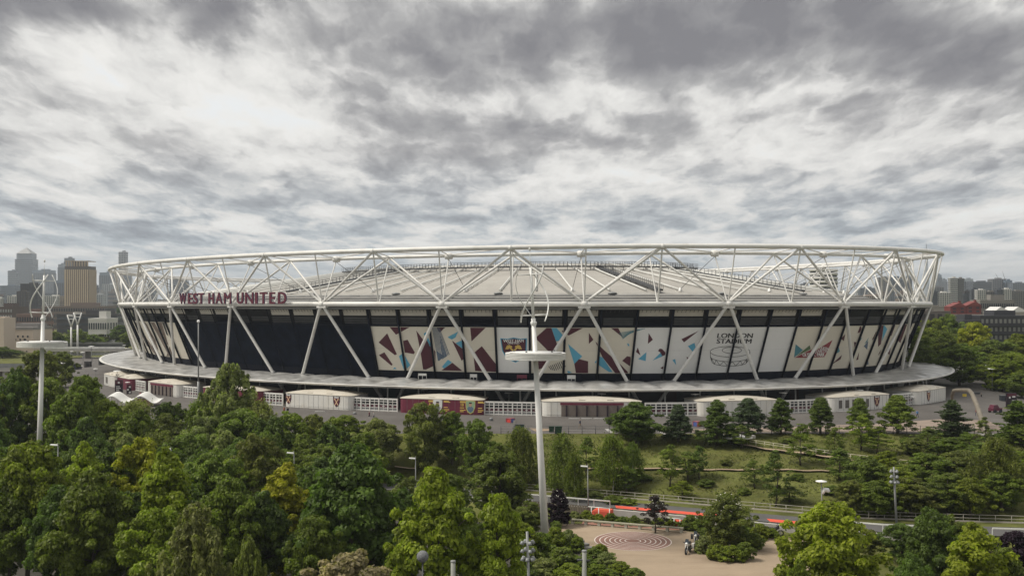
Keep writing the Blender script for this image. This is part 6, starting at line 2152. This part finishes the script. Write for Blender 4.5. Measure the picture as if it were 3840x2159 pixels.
# crane
def crane(px, yb, yt, D, lean, label):
    p = pixel(px, 0, D); p.z = 0; k = D / F
    t = thing("crane", label, "crane", p)
    z0, z1 = H - (yb - HY) * k, H - (yt - HY) * k
    mb = MB(); mb.tube((0, 0, 0), (0, 0, z0), .8 * k, n=4); mb.build("mast", darkgrey, t)
    mb = MB(); mb.tube((0, 0, z0), (lean * k, 0, z1), .8 * k, .4 * k, 4); mb.build("jib", darkgrey, t)
    mb = MB(); mb.box((-lean * .2 * k, 0, z0), (7 * k, 3 * k, 3 * k)); mb.build("cab", darkgrey, t)
crane(352, 1066, 1028, 2600, -3, "thin crane over the small dark block at left")
crane(3745, 1046, 1024, 2400, -13, "left one of the two cranes on the right skyline")
crane(3768, 1046, 1016, 2400, -9, "right one of the two cranes on the right skyline")
# nearer left buildings
building("brick_block", "dark brown brick block with window rows at the left edge", -40, 47, 1155, 760, bmat("brown_brick", (.085, .062, .055)), "windows", storeys=5, cols=9, depth=25, wm=WL)
building("brick_shed", "long red brown hall below the left mast rotor", 62, 155, 1183, 720, brk, "grid", storeys=3, cols=10, depth=20)
building("brick_terrace", "long brown building with small windows below the finned tower", 155, 392, 1152, 1000, bmat("brown", (.15, .115, .095)), "grid", storeys=4, cols=26, depth=30)
building("dark_warehouse", "long dark warehouse in front of the brown building at left", 215, 440, 1182, 850, dk, "bands", storeys=3, depth=30)
building("white_pavilion", "low white pavilion in the scrub left of the stadium", 331, 400, 1203, 640, wht, "grid", storeys=2, cols=8, depth=18)
# cream block with scattered square windows
D = 523; k = D / F
t, hh, W, dp = building("cream_block", "cream windowless looking block with small scattered square windows at the left", -20, 124, 1235, D, bmat("cream", (.50, .42, .35)), "none", depth=22, roof=False)
for i, x in enumerate((19, 31, 49, 67, 86, 104)):
    for yy, dx in ((1261, 0), (1273, 9 if i < 5 else -12)):
        m1 = MB(); m1.box(((x + dx - 52) * k, -dp / 2 - .05, H - (yy - HY) * k), (6 * k, .2, 7 * k)); m1.build("window", WG, t)
for x in (47, 75, 100):
    m1 = MB(); m1.box(((x - 52) * k, -dp / 2 - .05, H - (1317 - HY) * k), (6 * k, .2, 4 * k)); m1.build("window", WG, t)
mb = MB(); mb.box((0, 0, hh + .5), (W + .3, dp + .3, 1.2)); mb.box((20 * k, 2, hh + 1.9), (90 * k, 10, 1.8)); mb.build("roof", bmat("grey_roof", (.20, .19, .18)), t)
building("flat_roofed_block", "cream tower stub at the left edge beside the cream block", -30, 14, 1193, 505, bmat("cream", (.50, .42, .35)), "none", depth=12)
# embankment, bridges
def bar(name, label, px0, px1, yt, yb, D, m, depth=8, cat="bridge"):
    k = D / F
    p = pixel((px0 + px1) / 2, 0, D); p.z = 0
    z1, z0 = H - (yt - HY) * k, max(0, H - (yb - HY) * k)
    t = thing(name, label, cat, p)
    W = (px1 - px0) * k
    mb = MB(); mb.box((0, 0, (z0 + z1) / 2), (W, depth, z1 - z0)); mb.build("deck", m, t)
    mb = MB(); mb.box((0, -depth / 2, z1 + .45), (W, .12, .9)); mb.build("parapet", pale if "pale" in label else midgrey, t)
    for i in range(max(3, int(W / 12))):
        x = -W / 2 + W * (i + .5) / max(3, int(W / 12))
        mb = MB(); mb.box((x, 0, z0 / 2), (1.2, depth * .8, max(.3, z0))); mb.build("pier", concrete, t)
sheet("embankment", px_poly([(120, 1288), (480, 1283), (480, 1262), (120, 1268)], .06), .06, mat("dry_grass", (.20, .17, .07), .9, var=.3, scale=.05))
bar("rail_bridge", "long dark railway bridge left of the stadium", 210, 480, 1288, 1300, 560, darkgrey)
bar("road_bridge", "pale concrete road bridge in front of the dark railway bridge", 170, 480, 1306, 1316, 470, concrete)
bar("road_bridge", "grey bridge at the left edge behind the trees", -40, 110, 1375, 1390, 250, concrete, 5)
sheet("river", px_poly([(150, 1335), (480, 1330), (480, 1318), (150, 1320)], .05), .05, mat("river_water", (.05, .05, .04), .15, var=.1))
# right: far skyline
k = 6500 / F
p = pixel(3474, 0, 6500); p.z = 0
t = thing("glass_spire", "faint far pointed glass spire above the right end of the truss", "skyscraper", p)
mb = MB(); mb.path([(0, 0, 0), (0, 0, H + 224 * k * .86), (0, 0, H + 224 * k)], [26 * k * .62, 7 * k * .6, .5 * k], 4, caps=False); mb.build("wall", bmat("spire", (.24, .26, .28), .4), t)
mb = MB(); mb.tube((-1.5 * k, 0, H + 200 * k), (-1.2 * k, 0, H + 228 * k), .6 * k, n=4); mb.tube((1.5 * k, 0, H + 200 * k), (1.0 * k, 0, H + 222 * k), .6 * k, n=4); mb.build("tip_shards", g1, t)
for a in (("tower_block", "grey and white striped tower block right of the stadium", 3564, 3592, 1043, 1300, wht, "bands"),
          ("tower_block", "darker flank of the striped tower block at right", 3590, 3616, 1045, 1304, bmat("taupe", (.19, .18, .165)), "bands"),
          ("tower_block", "slim blue tower right behind the truss end", 3514, 3531, 1032, 4200, g2, "fins"),
          ("tower_block", "low glass tower right of the slim blue one", 3531, 3551, 1049, 4200, g1, "fins"),
          ("tower_block", "pale fluted tower right of the striped block", 3616, 3650, 1047, 2500, bmat("fluted", (.30, .33, .36)), "fins"),
          ("office_block", "wide slate office block on the right skyline", 3649, 3718, 1058, 2300, g3, "bands"),
          ("office_block", "dark block below the pair of cranes", 3721, 3772, 1047, 2350, bmat("greyish", (.17, .165, .17)), "grid"),
          ("office_block", "blue flank right of the block below the cranes", 3770, 3796, 1052, 2340, g2, "fins"),
          ("office_block", "grey office block at the right picture edge", 3797, 3850, 1062, 2300, g1, "grid"),
          ("office_block", "mid grey block left of the striped tower", 3494, 3540, 1078, 1900, bmat("greyish", (.17, .165, .17)), "grid"),
          ("flats", "white framed flats just right of the truss end", 3516, 3566, 1098, 1100, wht, "grid"),
          ("flats", "dark banded flats touching the truss end", 3490, 3516, 1093, 1100, g3, "bands"),
          ("flats", "dark slab right of the striped tower", 3618, 3637, 1092, 1200, dk, "fins"),
          ("flats", "dark banded flats in the middle of the right row", 3644, 3666, 1084, 1100, g3, "bands"),
          ("flats", "white gridded flats right of the dark banded ones", 3664, 3696, 1088, 1080, wht, "grid"),
          ("flats", "tan dark flats between two white blocks", 3696, 3738, 1094, 1090, bmat("taupe", (.19, .18, .165)), "grid"),
          ("flats", "grey flats with balconies right of the tan ones", 3738, 3762, 1086, 1080, g3, "bands"),
          ("flats", "bright white flats near the right edge", 3760, 3794, 1085, 1080, wht, "grid"),
          ("flats", "taupe flats at the right edge of the row", 3794, 3850, 1092, 1090, bmat("taupe", (.19, .18, .165)), "grid"),
          ("tower_block", "blue tower seen through the right hand truss", 3338, 3386, 1041, 2400, g2, "fins"),
          ("tower_block", "tan grey tower left of the blue one in the right truss", 3294, 3338, 1041, 2300, bmat("taupe", (.19, .18, .165)), "grid"),
          ("tower_block", "small dark tower pair seen low through the right truss", 3006, 3030, 1065, 2400, g3, "fins"),
          ("tower_block", "blue slab seen through the last truss bay at right", 3394, 3418, 1039, 2500, g2, "fins"),
          ("office_block", "low wide hall behind the roof seen through the right truss", 3220, 3300, 1110, 900, bmat("pinkish", (.38, .32, .28)), "grid"),
          ("office_block", "far dark block seen through the right truss", 3225, 3285, 1081, 2600, g3, "grid")):
    building(*a)
# round banded tower seen through the truss
p = pixel(3088, 0, 1000); p.z = 0; k = 1000 / F
t = thing("round_tower", "round tower with stacked white balconies seen through the right truss", "building", p)
hh = H + (HY - 1012) * k
mb = MB(); mb.lathe([(49 * k, 0), (49 * k, hh), (0, hh)], n=28); mb.build("wall", WG, t)
for i in range(15):
    mb = MB(); z = hh * (i + .6) / 15; mb.lathe([(49.5 * k, z), (52 * k, z), (52 * k, z + hh / 24), (49.5 * k, z + hh / 24)], n=28); mb.build("balcony", wht, t)
# red gabled houses
redb = bmat("red_tile", (.13, .024, .022))
k = 560 / F
for i, (x0, x1, yt) in enumerate(((3564, 3622, 1150), (3624, 3680, 1146))):
    p = pixel((x0 + x1) / 2, 0, 560); p.z = 0
    t = thing("red_house", ("left" if i == 0 else "right") + " one of two dark red gabled rooftop houses right of the stadium", "house", p, 0, "red gabled houses")
    W = (x1 - x0) * k; z0 = H - (1178 - HY) * k; z1 = H - (yt - HY) * k; zp = H - (yt - 17 - HY) * k
    mb = MB(); mb.box((0, 4, z0 / 2 + z1 / 2), (W, 8, z1 - z0 + .1)); mb.build("wall", redb, t)
    mb = MB(); mb.add([(-W / 2 - .2, -.3, z1), (W / 2 + .2, -.3, z1), (W / 2 + .2, 8.3, z1), (-W / 2 - .2, 8.3, z1), (W * .12, -.3, zp), (W * .12, 8.3, zp)], [(0, 1, 4), (1, 2, 5, 4), (2, 3, 5), (3, 0, 4, 5)]); mb.build("roof", bmat("red_roof", (.17, .035, .03)), t)
    for sx in (-.24, .26):
        for f in (.35, .75):
            m1 = MB(); m1.box((W * sx, -.06, z0 + (z1 - z0) * f), (W * .2, .2, (z1 - z0) * .2)); m1.build("window", WG, t)
    mb = MB(); mb.box((W * .18, 2, zp), (1.1, 1.1, 1.6)); mb.build("chimney", redb, t)
building("tan_podium", "tan flat roofed podium under the red gabled houses", 3556, 3690, 1178, 555, bmat("podium", (.27, .23, .19)), "none", depth=20, roof=False)
building("brown_hall", "long flat brown hall right behind the stadium", 3425, 3566, 1167, 520, bmat("hall", (.15, .13, .115)), "fins", cols=5, depth=40, wm=dk)
building("pale_shed", "low pale roofed shed on top of the long brown hall", 3440, 3562, 1150, 600, bmat("shed", (.24, .225, .20)), "none", depth=20)
building("long_flats", "grey flats with many windows behind the red houses", 3676, 3804, 1132, 620, bmat("taupe", (.19, .18, .165)), "grid", storeys=5, cols=16, depth=14)
t, hh, W, dp = building("black_flats", "large black brick flats with rows of recessed balconies at the right edge", 3676, 3880, 1190, 470, bmat("black_brick", (.032, .032, .038)), "windows", storeys=5, cols=12, depth=26, wm=bmat("balcony_grey", (.17, .17, .16)))
for i in range(4):
    mb = MB(); mb.box((0, -dp / 2 - .6, hh * (i + 1) / 5), (W, 1.1, .25)); mb.build("balcony", bmat("black_brick", (.032, .032, .038)), t)
t2, h2, W2, d2 = building("black_flats", "lower black wing left of the large black flats", 3612, 3680, 1208, 468, bmat("black_brick", (.032, .032, .038)), "windows", storeys=4, cols=5, depth=20, wm=bmat("balcony_grey", (.17, .17, .16)))
# white ridged roofs
k = 520 / F
for i, (x0, x1) in enumerate(((3728, 3792), (3792, 3860))):
    p = pixel((x0 + x1) / 2, 0, 520); p.z = 0; W = (x1 - x0) * k
    t = thing("white_roofed_hall", ("left" if i == 0 else "right") + " of two white ridged roofs behind the black flats", "hall", p)
    z0, z1 = H - (1169 - HY) * k, H - (1150 - HY) * k
    mb = MB(); mb.box((0, 6, z0 / 2), (W, 12, z0)); mb.build("wall", bmat("shed", (.24, .225, .20)), t)
    mb = MB(); mb.add([(-W / 2, 0, z0), (W / 2, 0, z0), (W / 2, 12, z0), (-W / 2, 12, z0), (-W * .1, 0, z1), (-W * .1, 12, z1)], [(0, 1, 4), (1, 2, 5, 4), (2, 3, 5), (3, 0, 4, 5)]); mb.build("roof", bmat("white_roof", (.58, .57, .55)), t)
# low blocks filling the distance
RC = random.Random(21)
for side, n, xa, xb in (("left", 26, -330, 640), ("right", 28, 3180, 4350)):
    for i in range(n):
        px = xa + (xb - xa) * (i + RC.uniform(.2, .8)) / n
        D = RC.uniform(1300, 3600)
        wd = RC.uniform(18, 46)
        yt = RC.uniform(1100, 1132) if D < 2600 else RC.uniform(1092, 1118)
        m, cn = RC.choice([(g1, "grey"), (g3, "slate"), (brk, "brick red"), (bmat("taupe", (.19, .18, .165)), "taupe"), (wht, "white"), (bmat("brown", (.15, .115, .095)), "brown")])
        st = RC.choice(["bands", "grid"])
        building("distant_block", "far low %s %s block, %s from the left in the %s hand skyline" % (cn, "banded" if st == "bands" else "gridded", ORD[i], side), px, px + wd, yt, D, m, st, storeys=5, cols=5, cat="building", group="far low blocks " + side)

# ---------------------------------------------------------------- air
hz = MB(); hz.box((0, 6650, 145), (28400, 14100, 310))
hm = bpy.data.materials.new("air")
hm.use_nodes = True
ht = NT(hm.node_tree)
ht.n.clear()
pv = ht.new("ShaderNodeVolumePrincipled")
pv.inputs["Color"].default_value = (.80, .87, .94, 1)
pv.inputs["Density"].default_value = 0.0001
pv.inputs["Anisotropy"].default_value = 0.2
ho = ht.new("ShaderNodeOutputMaterial")
ht.t.links.new(pv.outputs[0], ho.inputs["Volume"])
structure(hz.build("haze", hm), "stuff", "thin pale haze over the city")
